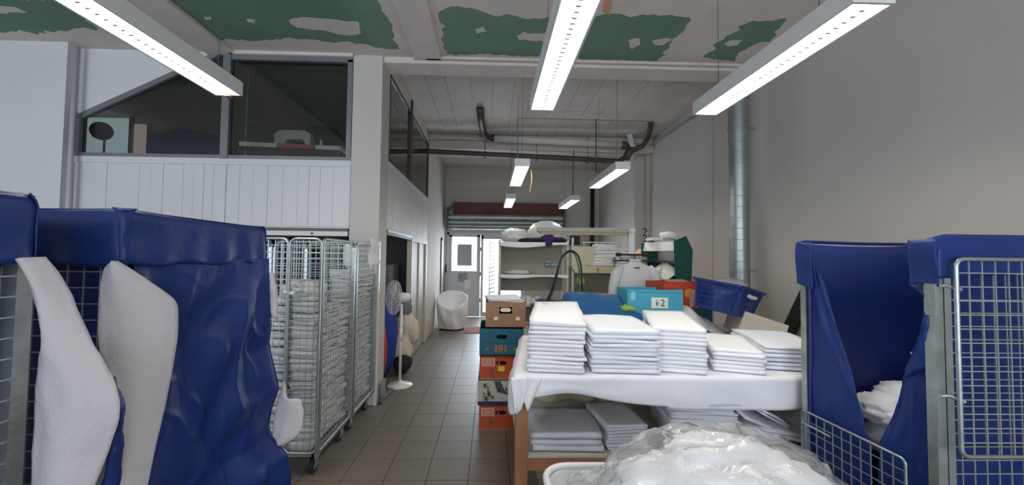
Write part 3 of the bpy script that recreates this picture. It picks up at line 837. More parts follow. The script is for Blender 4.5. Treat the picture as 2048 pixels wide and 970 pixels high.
lk = empty('locker', (-1.75, 5.9, 0), 'grey two-door locker standing inside the side opening behind the fan', 'locker')
MB().b2(-.32, .34, 0, .4, 0, 1.48).build('body', dark_m, lk)
for x0 in (-.31, .02):
    d = MB().b2(x0 + .005, x0 + .305, -.02, 0, .03, 1.46).build('door', mat('locker_grey', (0.26, 0.27, 0.27), 0.5), lk)
    for k in range(8):
        MB().b2(x0 + .06, x0 + .25, -.026, -.02, 1.2 + k * .025, 1.206 + k * .025).build('vent_slot', dark_m, d) if k < 5 else None

o = MB().lump((-1.42, 5.32, 0.55), (0.19, 0.28, 0.55), 0.12, 2.2, 3, sub=4, flat=.99).build('laundry_bag', mat('royal_blue_bag', (0.015, 0.04, 0.30), 0.7, bump=.4, bscale=10), smooth=True)
tag(o, 'royal blue laundry bag standing behind the pedestal fan', 'bag')
o = MB().lump((-1.40, 5.0, 0.42), (0.13, 0.16, 0.42), 0.10, 2.0, 5, sub=4, flat=.99).build('laundry_bag', red_m, smooth=True)
tag(o, 'orange-red laundry bag in the side opening left of the fan pole', 'bag')
o = MB().lump((-1.17, 5.62, 0.62), (0.14, 0.14, 0.20), 0.2, 2.4, 8, sub=4).lump((-1.20, 5.58, 0.30), (0.13, 0.14, 0.30), 0.2, 2.2, 12, sub=4, flat=.98).lump((-1.06, 5.62, 0.55), (0.08, 0.1, 0.17), 0.2, 2.5, 15, sub=4).build('duvet_bundle', cream_m, smooth=True)
tag(o, 'cream duvet bundle slumped behind the pedestal fan', 'duvet')
o = MB().lump((-1.17, 5.60, .90), (0.09, 0.09, 0.15), 0.15, 3, 21).build('foil_bag', film('foil_grey', (0.5, 0.5, 0.5), 1.5, .25, diff=.5, dcol=(.35, .34, .36), bump=1.0), smooth=True)
tag(o, 'crumpled translucent bag on top of the cream duvet bundle', 'bag')
o = MB().lump((-1.18, 5.55, 0.14), (0.12, 0.22, 0.14), 0.15, 3, 25, flat=.97).build('dark_sack', blackcloth_m, smooth=True)
tag(o, 'low dark sack on the floor beneath the cream duvet bundle', 'sack')
ds = empty('door_stop', (-1.18, 4.42, 0), 'grey metal floor bolt and rail at the foot of the column', 'door stop')
MB().bar((-0.005, -.05, .02), (.05, .35, .03), .025).build('rail', metal_m, ds)
MB().cyl((0.02, -.06, .012), (0.02, .0, .05), .022).build('bolt', dark_m, ds)
MB().b2(0, .02, .02, .14, .02, .22).build('plate', metal_m, ds)

# dark alcove contents behind the mesh cages
rk = empty('garment_rail', (-2.25, 4.9, 0), 'rail of black garments in the alcove behind the mesh cages', 'garment rail')
MB().cyl((-1.5, 0, 1.86), (.62, 0, 1.86), .014).build('rail', metal_m, rk)
for x in (-1.48, .6):
    MB().cyl((x, 0, 0), (x, 0, 1.86), .014).build('upright', metal_m, rk)
    MB().b2(x - .015, x + .015, -.25, .25, 0, .03).build('foot', metal_m, rk)
for k in range(9):
    x = -1.3 + k * .22
    o = MB().lump((rk.location.x + x, 4.9, 1.42 - .05 * (k % 3)), (0.12, 0.24, 0.43), 0.12, 2, 30 + k).build('black_garment', blackcloth_m, smooth=True)
    tag(o, 'black garment on the alcove rail behind the mesh cages, %s from the column side' % ('ninth', 'eighth', 'seventh', 'sixth', 'fifth', 'fourth', 'third', 'second', 'first')[k], 'garment', 'black garments on the alcove rail')
su = empty('alcove_shelving', (-3.6, 5.4, 0), 'metal shelving with thin white shelves in the dark alcove', 'shelving')
for z in (0.3, .7, 1.1, 1.35, 1.5, 1.65, 1.8):
    MB().b2(-.8, .9, 0, .4, z, z + .02).build('shelf', shelf_m, su)
for x in (-.8, .87):
    for y in (0, .37):
        MB().b2(x, x + .03, y, y + .03, 0, 1.9).build('post', shelf_m, su)

# ------------------------------------------------------------------ roll cages


def grid_panel(o_, u, v, w, h, pitch=0.05, r=0.0019, rf=0.011, corner=0.05, rows=None, frame=True):
    """returns (frame MB, wires MB): rounded tube frame and welded wires, in plane o_ + u,v"""
    o_ = Vector(o_); u = Vector(u).normalized(); v = Vector(v).normalized()
    fr = MB(); wi = MB()
    pts = []
    for cx_, cy_, a0 in ((w - corner, corner, -90), (w - corner, h - corner, 0), (corner, h - corner, 90), (corner, corner, 180)):
        for k in range(6):
            a = R(a0 + 18 * k)
            pts.append(o_ + u * (cx_ + corner * math.cos(a)) + v * (cy_ + corner * math.sin(a)))
    if frame:
        fr.tube(pts, rf, 8, closed=True)
    n = u.cross(v) * r
    nx = max(1, round(w / pitch)); ny = max(1, round(h / (rows or pitch)))
    for k in range(1, nx):
        a = o_ + u * (w * k / nx) - n
        wi.bar(a + v * .006, a + v * (h - .006), r * 2)
    for k in range(1, ny):
        a = o_ + v * (h * k / ny) + n
        wi.bar(a + u * .006, a + u * (w - .006), r * 2)
    return fr, wi


def caster(parent, x, y, base):
    c = MB().cyl((x - .016, y, .055), (x + .016, y, .055), .055, seg=20).build('caster', rubber_m, parent)
    MB().cyl((x - .018, y, .055), (x + .018, y, .055), .028, seg=14).build('wheel_hub', metal_m, c)
    MB().b2(x - .026, x - .02, y - .025, y + .03, .05, base).b2(x + .02, x + .026, y - .025, y + .03, .05, base).b2(x - .026, x + .026, y - .035, y + .035, base - .01, base).build('fork', steel_m, c)


def cage_base(t, w, d, base=.15):
    b = MB()
    b.b2(0, w, 0, .04, base, base + .04).b2(0, w, d - .04, d, base, base + .04).b2(0, .04, 0, d, base, base + .04).b2(w - .04, w, 0, d, base, base + .04)
    b.b2(w / 3, w / 3 + .03, 0, d, base, base + .03).b2(2 * w / 3, 2 * w / 3 + .03, 0, d, base, base + .03)
    b.build('base_frame', steel_m, t)
    for x in (.08, w - .06):
        for y in (.08, d - .08):
            caster(t, x, y, base)


def panel(t, o_, u, w, h, name='mesh_panel', **k):
    fr, wi = grid_panel(o_, u, (0, 0, 1), w, h, **k)
    f = fr.build(name, steel_m, t, smooth=True)
    wi.build('wire_grid', wire_m, f)
    return f


# --- two mesh cages filled with folded napkins, left of the passage
def filled_cage(y0, d, label, seed, w=0.73):
    x0 = -1.95
    t = empty('roll_cage', (x0, y0, 0), label, 'roll cage')
    cage_base(t, w, d)
    H = 1.53
    panel(t, (w, 0, .18), (0, 1, 0), d, H, r=.0017)                      # aisle side
    panel(t, (0, 0, .18), (0, 1, 0), d, H)
    if seed == 2:
        panel(t, (0, d, .18), (1, 0, 0), w, H, r=.0016)
    return t

cage1 = filled_cage(2.93, 0.66, 'galvanised mesh roll cage full of white napkins beside the blue covered cages', 1)
panel(cage1, (.50, -.012, .18), (1, 0, 0), .23, 1.53)
panel(cage1, (.02, .05, .18), (1, -.12, 0), .47, 1.53)
cage2 = filled_cage(3.66, 0.62, 'second galvanised mesh roll cage full of white napkins, next to the column', 2)
panel(cage2, (.02, -.006, .18), (1, 0, 0), .69, 1.53)
for t, d in ((cage1, .66), (cage2, .62)):
    for x, y in ((.73, 0), (.73, d), (0, 0), (0, d)):
        MB().b2(x - .014, x + .014, y - .014, y + .014, .15, 1.66).build('corner_post', steel_m, t)


def folded_mesh(w, d, t, seed, layers=2, nx=10, ny=12, wob=1.0):
    """a folded cloth: rounded fold at the front (y=0), open layered edge at the back and sides"""
    mb = MB()
    off = Vector((seed * 7.3, seed * 2.1, 0))
    lt = t / layers
    for L_ in range(layers):
        zc = lt * (L_ + .5)
        sh = (noise.noise(Vector((L_ * 3.3, seed, 1))) * .006) * wob
        # closed cross-section in (y,z), swept along x
        prof = []
        hh = lt * .49
        for k in range(5):
            a = PI / 2 + PI * k / 4
            prof.append((hh + hh * math.cos(a) * 1.0, zc + hh * math.sin(a)))
        nb = ny
        bot = [(d * j / nb, zc - hh) for j in range(1, nb + 1)]
        top = [(d * j / nb, zc + hh) for j in range(nb, 0, -1)]
        prof = prof + bot + top
        rings = []
        for i in range(nx + 1):
            s = i / nx
            endk = 1.0
            x = (s - .5) * w
            ring = []
            for (y, z) in prof:
                nn = noise.noise(Vector((x * 3, y * 3, L_ * .7)) + off) * .010 * wob
                ey = noise.noise(Vector((x * 7, L_ * 2.0, 0)) + off) * .006 * wob
                exx = noise.noise(Vector((y * 6, L_ * 2.0, 5)) + off) * .008 * wob
                ring.append(mb.bm.verts.new((x + sh + exx * (1 if abs(s - .5) > .4 else 0), y + ey, z + nn * (z / t))))
            rings.append(ring)
        n = len(prof)
        for A, B in zip(rings, rings[1:]):
            for k in range(n):
                mb.bm.faces.new((A[k], A[(k + 1) % n], B[(k + 1) % n], B[k]))
        mb.bm.faces.new(rings[0]); mb.bm.faces.new(rings[-1][::-1])
    return mb


# napkin bundles in the cages
protos = []
for s in range(4):
    mb = folded_mesh(0.205, 0.20, 0.056, 50 + s, layers=1 + s % 2, nx=7, ny=5, wob=2.6)
    o = mb.build('napkin_bundle', linen_m, smooth=True)
    protos.append(o)
used_protos = set()
def napkin(x, y, z, rz, label, group):
    s = random.randrange(4)
    if s not in used_protos:
        o = protos[s]; used_protos.add(s)
    else:
        o = protos[s].copy(); COL.objects.link(o)
    o.location = (x, y, z); o.rotation_euler = (random.uniform(-.05, .05), random.uniform(-.04, .04), rz)
    tag(o, label, 'napkin', group)
for ci, (t, y0, nst, cg) in enumerate(((cage1, 2.93, 3, 'near mesh cage'), (cage2, 3.66, 3, 'far mesh cage'))):
    stacks = []
    for k, nm in zip(range(3), ('front', 'middle', 'rear')):
        stacks.append((-1.24, y0 + .115 + k * .215 - (.03 if ci else 0) * k / 2, PI / 2, nm + ' aisle-side stack of the ' + cg))
    if ci == 0:
        stacks.append((-1.565, y0 + .015, 0, 'stack behind the left door of the near cage'))
        stacks.append((-1.79, y0 + .05, 0, 'leftmost stack of the near mesh cage'))
    for si, (x, y, rz, nm) in enumerate(stacks):
        n = (18 if ci == 0 else 21) - (si % 3)
        for L_ in range(n):
            napkin(x + random.uniform(-.028, .0), y + random.uniform(-.006, .010), .195 + L_ * .0605, rz + random.uniform(-.05, .05),
                   'white napkin bundle, %s up in the %s' % (ORD[L_] if L_ else 'first', nm), 'napkin bundles in the ' + cg)
# loose linen on top
o = MB().lump((-1.40, 3.08, 1.32), (.13, .14, .07), .7, 2.0, 63, sub=4).build('crumpled_linen', linen_m, smooth=True)
tag(o, 'crumpled white linen on top of the napkins in the near mesh cage', 'linen')
def hang(u, v):
    return (lerp(-1.262, -1.222, u) + .012 * math.sin(v * 8), 4.02 + .17 * u + .03 * v * (u - .3) + .01 * math.sin(v * 6 + u * 4), 1.76 - .30 * v * (1 - .25 * u) + .02 * math.sin(u * 5))
o = MB().grid(hang, 10, 16).build('hanging_towel', towel_m, smooth=True, solid=.006)
o.location = (.055, 0, 0)
tag(o, 'white towel hung over the top corner of the far mesh cage', 'towel')
o = MB().lump((-1.30, 3.68, 1.60), (.05, .03, .12), .2, 2, 71).build('plastic_wrap', milky_m, smooth=True)
tag(o, 'wisp of clear plastic wrap between the two mesh cages', 'plastic')

# --- blue covered cages on the left


def fold_noise(p, s):
    return noise.noise(Vector(p) * s)

def cage_empty(loc, w, d, label, sides='lrbf', H=1.53, base=.15):
    t = empty('roll_cage', loc, label, 'roll cage')
    cage_base(t, w, d, base)
    for x, y in ((0, 0), (w, 0), (0, d), (w, d)):
        MB().b2(x - .018, x + .018, y - .018, y + .018, base, base + H - .06).build('corner_post', steel_m, t)
    if 'r' in sides: panel(t, (w, 0, base + .03), (0, 1, 0), d, H - .03)
    if 'l' in sides: panel(t, (0, 0, base + .03), (0, 1, 0), d, H - .03)
    if 'b' in sides: panel(t, (0, d, base + .03), (1, 0, 0), w, H - .03)
    if 'f' in sides: panel(t, (0, 0, base + .03), (1, 0, 0), w, H - .03)
    return t

cageA = cage_empty((-1.87, 1.28, 0), .70, .72, 'mesh roll cage under the blue cover nearest the cages of napkins', sides='lbf')
cageC = cage_empty((-1.87, 0.32, 0), .70, .70, 'mesh roll cage at the left edge under a blue hood, wire side bare', sides='lrf')

# liner inside cage A (dark blue, seen between the wires)
def liner(t, w, d, m, name='liner', z0=.2, z1=1.66, openside=None):
    mb = MB()
    def wall(p, q):
        p = Vector(p); q = Vector(q)
        nrm = Vector((-(q - p).y, (q - p).x, 0)).normalized()
        mb.grid(lambda u, v: p.lerp(q, u) + nrm * (.012 * math.sin(u * 14 + v * 2) * (0.4 + v) + .02 * fold_noise((u * 3, v * 2, p.x), 1)) + Vector((0, 0, lerp(z1, z0, v))), 20, 14)
    e = .045
    if openside != 'f': wall((e, e, 0), (w - e, e, 0))
    if openside != 'r': wall((w - e, e, 0), (w - e, d - e, 0))
    wall((w - e, d - e, 0), (e, d - e, 0))
    wall((e, d - e, 0), (e, e, 0))
    o = mb.build(name, m, t, smooth=True, solid=.003)
    return o
liner(cageA, .70, .72, blue_in_m)
liner(cageC, .70, .70, blue_in_m)

# hood of a cover: a band round the top plus the top sheet
def hood(t, x0, x1, y0, y1, z0, z1, name='hood', seed=0, sides='frbl', m=None, amp=.006):
    mb = MB()
    pts = [(x0, y0), (x1, y0), (x1, y1), (x0, y1)]
    nm = 'frbl'
    for k in range(4):
        if nm[k] not in sides: continue
        p = Vector((*pts[k], 0)); q = Vector((*pts[(k + 1) % 4], 0))
        nrm = Vector(((q - p).y, -(q - p).x, 0)).normalized()
        def f(u, v, p=p, q=q, nrm=nrm):
            c = p.lerp(q, u)
            rr = .035
            corner = min(u, 1 - u) * (q - p).length
            ins = -max(0, (rr - corner)) ** 2 / rr * .6
            zz = lerp(z1, z0, v)
            topins = -.02 * max(0, 1 - v * 5) ** 2
            return c + nrm * (ins + topins + amp * fold_noise((u * 5 + seed, v * 2, 1), 1) * 2 * v + amp * .8 * math.sin(u * 31 + seed) * v) + Vector((0, 0, zz - .008 * math.sin(u * PI) * (v < .01) + .006 * math.sin(u * 17 + seed) * (v > .9)))
        mb.grid(f, 36, 12)
    ex = .015
    mb.grid(lambda u, v: (lerp(x0 + ex, x1 - ex, u), lerp(y0 + ex, y1 - ex, v), z1 - .006 - .02 * math.sin(u * PI) * math.sin(v * PI)), 10, 10)
    return mb.build(name, m or blue_m, t, smooth=True, solid=.003)

covA = empty('cage_cover', (0, 0, 0), 'blue nylon cover with white lining turned out, left of the mesh cages', 'cover')
hood(covA, -1.90, -1.125, 1.25, 2.04, 1.55, 1.73, seed=2)
# aisle-side drape
silh = [-1.118, -1.112, -1.105, -1.10, -1.112, -1.085, -1.06, -1.09, -1.10, -1.0, -.98, -.98, -.985, -.98]
def drapeA(u, v):
    y = lerp(1.30 - .05 * v + .25 * max(0, .35 - v) * 0, 2.04, u)
    z = lerp(1.57, .16, v)
    f = v * (len(silh) - 1); i = min(int(f), len(silh) - 2)
    xs = lerp(silh[i], silh[i + 1], f - i)
    base = -1.135 + .05 * v
    k = u ** 2.2
    x = lerp(base, xs, k)
    # diagonal tension folds from the upper right to the lower left
    dline = (u * .74) + (v * 1.4) * .9
    w_ = min(1, v * 5) * min(1, 4 * (1 - u) + .15)
    x += w_ * .020 * math.sin(dline * 11 + 2.2 * noise.noise(Vector((u * 2.2, v * 2.5, 3))) * 2)
    x += w_ * .035 * ngauss((u - .62) + (v - .42) * .55, 0, .10) * ngauss(v, .42, .30)
    x -= w_ * .025 * ngauss((u - .35) - (v - .35) * .8, 0, .09)
    x += w_ * .018 * noise.noise(Vector((u * 5, v * 8, 9)))
    x += w_ * .016 * crease((u * 1.1 + v * .9, v * 1.5 - u * .8, 2.0), 2.0) * min(1, (1 - u) * 5 + .1)
    return (x, y, z)
MB().grid(drapeA, 90, 150).build('side_drape', blue_m, covA, smooth=True, solid=.003)
# rear end of the drape wrapping the corner
MB().grid(lambda u, v: (lerp(drapeA(1, v)[0], -1.9, u), 2.04 + .02 * math.sin(u * 9 + v * 3) * min(1, v * 3), lerp(1.57, .16, v)), 24, 30).build('rear_drape', blue_m, covA, smooth=True, solid=.003)


def resample(pts, n=24):
    # even spacing by arc length
    P = [Vector(p) for p in pts]
    L = [0.0]
    for a, b in zip(P, P[1:]): L.append(L[-1] + (b - a).length)
    out = []
    for k in range(n + 1):
        t = L[-1] * k / n
        i = max(j for j in range(len(L) - 1) if L[j] <= t + 1e-9)
        out.append(P[i].lerp(P[i + 1], (t - L[i]) / max(1e-9, L[i + 1] - L[i])))
    return out


def patch(name, left, right, m, parent, nu=18, nv=40, bulge=(0, 0, 0), amp=.006, solid=.006, seed=0):
    B = Vector(bulge)
    left = resample(left); right = resample(right)
    def f(u, v):
        a = curve_at(left, v); b = curve_at(right, v)
        p = a.lerp(b, u)
        p = p + B * math.sin(u * PI)
        n = noise.noise(Vector((u * 3 + seed, v * 4, seed)))
        return p + (B.normalized() if B.length > 0 else Vector((0, -1, 0))) * (amp * 2 * n + amp * 1.2 * crease((u * 1.2 + seed, v * 1.6, seed), 1.5))
    return MB().grid(f, nu, nv).build(name, m, parent, smooth=True, solid=solid)

p = patch('lining_flap', [(-1.135, 1.235, 1.565), (-1.15, 1.225, 1.552), (-1.156, 1.215, 1.497), (-1.141, 1.2, 1.382), (-1.122, 1.19, 1.303), (-1.079, 1.19, 1.215), (-1.047, 1.18, 1.149), (-1.035, 1.17, 1.04), (-1.028, 1.16, 0.994), (-1.019, 1.16, 0.916)],
          [(-1.128, 1.235, 1.564), (-1.101, 1.28, 1.523), (-1.078, 1.35, 1.464), (-1.065, 1.39, 1.425), (-1.051, 1.38, 1.321), (-1.05, 1.36, 1.203), (-1.046, 1.33, 1.093), (-1.038, 1.29, 0.984), (-1.036, 1.26, 0.858)],
          fleece_m, covA, bulge=(.015, -.03, 0), amp=.004, seed=1)
p['label'] = 'white lining turned outwards'
p = patch('lining_corner', [(-1.038, 2.07, 0.951), (-1.064, 2.07, 0.843), (-1.084, 2.07, 0.753), (-1.089, 2.07, 0.6)],
          [(-1.035, 2.07, 0.941), (-1.025, 2.08, 0.855), (-0.966, 2.1, 0.853), (-0.954, 2.11, 0.786), (-0.954, 2.1, 0.706), (-0.976, 2.09, 0.665), (-1.086, 2.07, 0.597)],
          fleece_m, covA, nv=30, bulge=(.008, -.015, 0), amp=.002, seed=4)
p['label'] = 'white lining turned up at the corner'
p = patch('lining_edge', [(-1.115, 2.05, 1.497), (-1.111, 2.05, 1.361), (-1.106, 2.05, 1.286)],
          [(-1.111, 2.07, 1.496), (-1.088, 2.07, 1.423), (-1.079, 2.07, 1.296), (-1.078, 2.07, 1.258)],
          fleece_m, covA, nu=4, nv=12, bulge=(0, -.01, 0), seed=4)

covC = empty('cage_cover', (0, 0, 0), 'blue hood at the left edge, long white lining flap hanging down', 'cover')
hood(covC, -1.90, -1.135, 0.28, 1.045, 1.555, 1.735, seed=5)
p = patch('lining_flap', [(-1.138, 1, 1.572), (-1.108, 1, 1.504), (-1.087, 1, 1.437), (-1.079, 1, 1.377), (-1.083, 1, 1.304), (-1.085, 1, 1.21), (-1.084, 1, 1.01)],
          [(-1.104, 1.02, 1.577), (-1.092, 1.03, 1.549), (-1.061, 1.04, 1.487), (-1.031, 1.04, 1.424), (-0.981, 1.04, 1.335), (-0.939, 1.04, 1.262), (-0.924, 1.04, 1.216), (-0.927, 1.04, 1.17), (-0.95, 1.04, 1.094), (-0.979, 1.03, 0.992)],
          fleece_m, covC, bulge=(.005, -.035, 0), amp=.004, seed=8)
p['label'] = 'white lining turned outwards'
p = patch('blue_edge', [(-0.98, 1.07, 1.279), (-0.956, 1.07, 1.209), (-0.964, 1.07, 1.095), (-0.998, 1.07, 0.969)],
          [(-0.985, 1.09, 1.261), (-0.958, 1.09, 1.189), (-0.958, 1.09, 1.085), (-0.965, 1.09, 0.957)],
          blue_m, covC, nu=6, nv=24, bulge=(0, -.01, 0), seed=9)
# catch on the wire side
MB().tube([(0.715, .30, .93), (0.735, .34, .93), (0.735, .44, .94), (.715, .47, .95)], .008).build('latch', steel_m, cageC, smooth=True)

# --- cage on the right, open to the aisle
cw, cd = .68, .62
cx0, cy0 = 1.715, 1.50
cageR = empty('roll_cage', (cx0, cy0, 0), 'mesh roll cage lined with blue nylon holding used linen, right foreground', 'roll cage')
cage_base(cageR, cw, cd)
for x, y in ((0, 0), (cw, 0), (0, cd), (cw, cd)):
    MB().b2(x - .018, x + .018, y - .018, y + .018, .15, 1.60).build('corner_post', steel_m, cageR)
MB().b2(.03, .058, -.012, .012, .15, 1.56).build('door_post', steel_m, cageR)
panel(cageR, (0.05, 0, .18), (1, 0, 0), cw - .05, 1.42)
panel(cageR, (0, cd, .18), (1, 0, 0), cw, 1.36)
panel(cageR, (cw, 0, .18), (0, 1, 0), cd, 1.45)
# half gate on the aisle side
g_ = panel(cageR, (-.042, .08, .36), (0, 1, 0), .53, .44, name='lower_gate', rf=.006, corner=.02)
MB().tube([(-.02, cd - .01, .745), (-.055, cd - .03, .74), (-.055, .42, .74)], .006).build('gate_latch', steel_m, g_)
# upper gate folded back over the near side
g2 = panel(cageR, (.01, -.07, .885), (1, 0, 0), .66, .72, name='upper_gate', rf=.008, corner=.03)
for z in (1.47, 1.06):
    hg = MB().b2(-.04, -.008, -.04, -.005, z - .08, z + .04).build('hinge', steel_m, cageR)
    MB().tube([(-.03, -.03, z + .03), (0.0, -.045, z + .035), (.03, -.07, z + .02)], .007).build('hinge_pin', steel_m, hg)

covR = empty('cage_cover', (0, 0, 0), 'blue nylon liner and hood open to the aisle on the right-hand cage', 'cover')
def gpt(x, y, z): return (cx0 + x, cy0 + y, z)
# near hood
mb = MB()
def nearhood(u, v):
    x = lerp(-.03, cw + .03, u); z = lerp(1.70, 1.53 + .05 * u, v)
    topr = .03 * max(0, 1 - v * 4) ** 2
    zz = z - (.02 * max(0, 1 - u * 9) ** 2 if v < .3 else 0)
    return gpt(x, -.045 + topr + .010 * math.sin(u * 8) * v, zz)
mb.grid(nearhood, 40, 12)
mb.grid(lambda u, v: gpt(lerp(-.03, cw + .03, u), lerp(-.015, .10, v), 1.699 - .02 * max(0, 1 - u * 9) ** 2 - .03 * v), 40, 4)
mb.grid(lambda u, v: gpt(-.03 - .004 * math.sin(v * 6), lerp(-.045, .06, u), lerp(1.68, 1.50, v)), 6, 10)
mb.build('near_hood', blue_m, covR, smooth=True, solid=.003)
# far and wall side of the liner with a rolled rim
def farw_(u, v):
    x = lerp(-.02, cw, u); z = lerp(1.685, .22, v)
    y = cd + .02 - .06 * min(1, v * 6) + .012 * math.sin(u * 10 + v * 3) * v + .02 * noise.noise(Vector((u * 4, v * 2, 2))) * v
    return gpt(x, y, z - .012 * math.sin(u * PI) * (1 - v))
def wallw_(u, v):
    y = lerp(cd, 0, u); z = lerp(1.685, .22, v)
    return gpt(cw - .04 + .012 * math.sin(u * 12 + v * 2) * v, y, z)
MB().grid(farw_, 40, 30).build('far_side', blue_in_m, covR, smooth=True, solid=.003)
MB().grid(wallw_, 30, 30).build('wall_side', blue_in_m, covR, smooth=True, solid=.003)
MB().tube([gpt(-.025, cd - .06, 1.665), gpt(-.03, cd + .01, 1.69), gpt(.02, cd + .03, 1.697), gpt(cw * .5, cd + .03, 1.69), gpt(cw, cd + .03, 1.69)], .009).build('rim_hem', blue_m, covR, smooth=True)
# left corner flap over the far aisle post
MB().grid(lambda u, v: gpt(-.03 - .004 * math.sin(v * 5), lerp(cd + .03, cd - .08, u), lerp(1.69, 1.47 - .03 * u, v)), 8, 10).build('corner_flap', blue_m, covR, smooth=True, solid=.003)
# the two front drapes leaving a V opening
patch('left_drape', [gpt(-.005, cd - .03, 1.66), gpt(-.005, cd - .03, 1.2), gpt(-.0, cd - .03, .8), gpt(0, cd - .03, .35)],
      [(1.725, 2.014, 1.494), (1.735, 1.951, 1.274), (1.735, 1.886, 1.082), (1.72, 1.818, 0.918), (1.715, 1.768, 0.771), gpt(.01, cd - .33, .35)],
      blue_m, covR, bulge=(-.012, 0, 0), amp=.006, solid=.003, seed=3)
patch('right_drape', [(1.725, 1.497, 1.524), (1.74, 1.55, 1.342), (1.75, 1.629, 1.153), (1.735, 1.666, 0.975), (1.72, 1.731, 0.799), gpt(.01, .27, .35)],
      [gpt(.02, .03, 1.60), gpt(.02, .03, 1.2), gpt(.02, .03, .8), gpt(.02, .03, .6), gpt(.02, .03, .35)],
      blue_m, covR, bulge=(-.012, 0, 0), amp=.008, solid=.003, seed=5)
patch('near_liner', [gpt(.03, .05, 1.60), gpt(.03, .05, .9), gpt(.03, .05, .22)], [gpt(cw - .03, .05, 1.60), gpt(cw - .03, .05, .9), gpt(cw - .03, .05, .22)],
      blue_m, covR, bulge=(0, .01, 0), amp=.012, solid=.003, seed=6)
patch('drape_fold', [gpt(-.0, .085, 1.50), (1.7, 1.495, 1.447), (1.705, 1.546, 1.283), (1.715, 1.611, 1.117)],
      [gpt(.0, .0, 1.50), gpt(.0, .0, 1.38), gpt(.0, .0, 1.28), gpt(.0, .005, 1.19)],
      blue_m, covR, nv=24, bulge=(-.015, 0, 0), amp=.005, solid=.004, seed=15)
# used linen in it
rnd = random.Random(3)
spots = [(.22, .40, .88, .13), (.36, .44, .92, .13), (.24, .28, .86, .13), (.37, .30, .99, .12), (.48, .40, 1.03, .12), (.22, .24, .76, .12), (.50, .25, 1.07, .12), (.44, .38, 1.13, .09), (.22, .42, .74, .12), (.36, .24, .72, .15), (.5, .45, .8, .13), (.45, .24, .87, .13)]
for k, (x, y, z, s) in enumerate(spots):
    o = MB().lump(gpt(x, y, z), (s, s * .9, s * .55), .30, 2.2, 80 + k, sub=4, rotz=k).build('crumpled_towel', towel_m, smooth=True)
    tag(o, 'crumpled white towel in the blue lined cage, ' + ('left middle', 'back middle', 'front middle', 'centre of the heap', 'high at the back', 'low by the opening', 'high at the front', 'topmost of the heap', 'low at the far post', 'low in the centre', 'low at the back wall', 'front wall side')[k], 'towel', 'crumpled towels in the blue lined cage')

# ------------------------------------------------------------------ sorting table with stacks
TX0, TX1, TY0, TY1, TZ = 0.15, 2.5, 2.22, 3.32, 0.94
tb = empty('sorting_table', (TX0, TY0, 0), 'long beech-legged sorting table with a lower shelf under a white cloth', 'table')
def L2(x0, x1, y0, y1, z0, z1): return MB().b2(x0 - TX0, x1 - TX0, y0 - TY0, y1 - TY0, z0, z1)
MB().prism([(0, 0, .90), (TX1 - TX0, 0, .90), (TX1 - TX0, TY1 - TY0, .90), (.14, TY1 - TY0, .90)], (0, 0, .035)).build('table_top', chip_m, tb)
for x in (TX0, TX1 - .07):
    for y in (TY0, TY1 - .07):
        L2(x + (.14 if (x < 1 and y > 3) else 0), x + .07 + (.14 if (x < 1 and y > 3) else 0), y, y + .07, 0, .90).build('leg', wood_m, tb, bevel=.004)
L2(TX0 + .07, TX1 - .07, TY0 + .01, TY0 + .04, .42, .485).build('rail', wood_m, tb)
L2(TX0 + .07, TX1 - .07, TY1 - .04, TY1 - .01, .42, .485).build('rail', wood_m, tb)
L2(TX0 + .02, TX1 - .02, TY0 + .01, TY1 - .01, .487, .50).build('lower_shelf', chip_m, tb)
L2(TX0 + .07, 1.5, TY0 + .72, TY0 + .74, .50, .60).build('back_rail', chip_m, tb)

def tcloth(u, v):
    # v: 0 back edge, .6 front edge, 1 hem
    x = lerp(TX0 - .015, 2.52, u)
    hem = .80 + .02 * math.sin(u * 5 + 1) - .03 * ngauss(u, .42, .2) + .03 * ngauss(u, .13, .08) - (.01 if u > .36 else 0)
    if v < .6:
        t = v / .6
        return (x + .14 * (1 - t) * (1 - u), lerp(TY1 + .01, TY0 + .005, t), .942 + .003 * noise.noise(Vector((x * 4, t * 5, 0))))
    t = (v - .6) / .4
    a = min(1, t * 4) * PI / 2
    y = TY0 + .005 - .022 * math.sin(a)
    z = .942 - .022 * (1 - math.cos(a))
    if t > .25: z = lerp(.92, hem, (t - .25) / .75)
    y -= .012 * math.sin(u * 24 + 1.5 * math.sin(u * 9)) * max(0, t - .3) + .010 * noise.noise(Vector((u * 12, t * 2, 1))) * t
    return (x, y, z)
tc = empty('table_cloth', (0, 0, 0), 'white cloth spread over the sorting table, gathered at its left corner', 'tablecloth')
MB().grid(tcloth, 90, 40).build('cloth_sheet', cloth_m, tc, smooth=True, solid=.004)
# gathered left corner
def corner(u, v):
    a = lerp(-.5, 1.0, u)
    x = TX0 - .012 - .035 * math.sin(min(1, v * 1.6) * PI * .5) + (.05 * max(0, u) if u > .6 else 0) * 0
    y = lerp(TY0 - .03, TY1, max(0, u) ** 1.2)
    x += .13 * (y - TY0)
    x -= .018 * math.sin(u * 26) * v * (1 if u < .5 else .4)
    if u < .12: x += (.12 - u) * .7
    z = .943 - (.17 + .05 * ngauss(u, .08, .06) - .08 * u + .012 * math.sin(u * 30)) * v
    return (x, y, z)
MB().grid(corner, 70, 18).build('left_overhang', cloth_m, tc, smooth=True, solid=.004)
MB().grid(lambda u, v: (TX0 - .03 + .17 * u * (1 - .55 * v) + .02 * v, TY0 - .025 - .012 * math.sin(u * 16) * v - .01 * v, .935 - (.165 + .03 * math.sin(u * 7)) * v), 30, 16).build('corner_fold', cloth_m, tc, smooth=True, solid=.004)
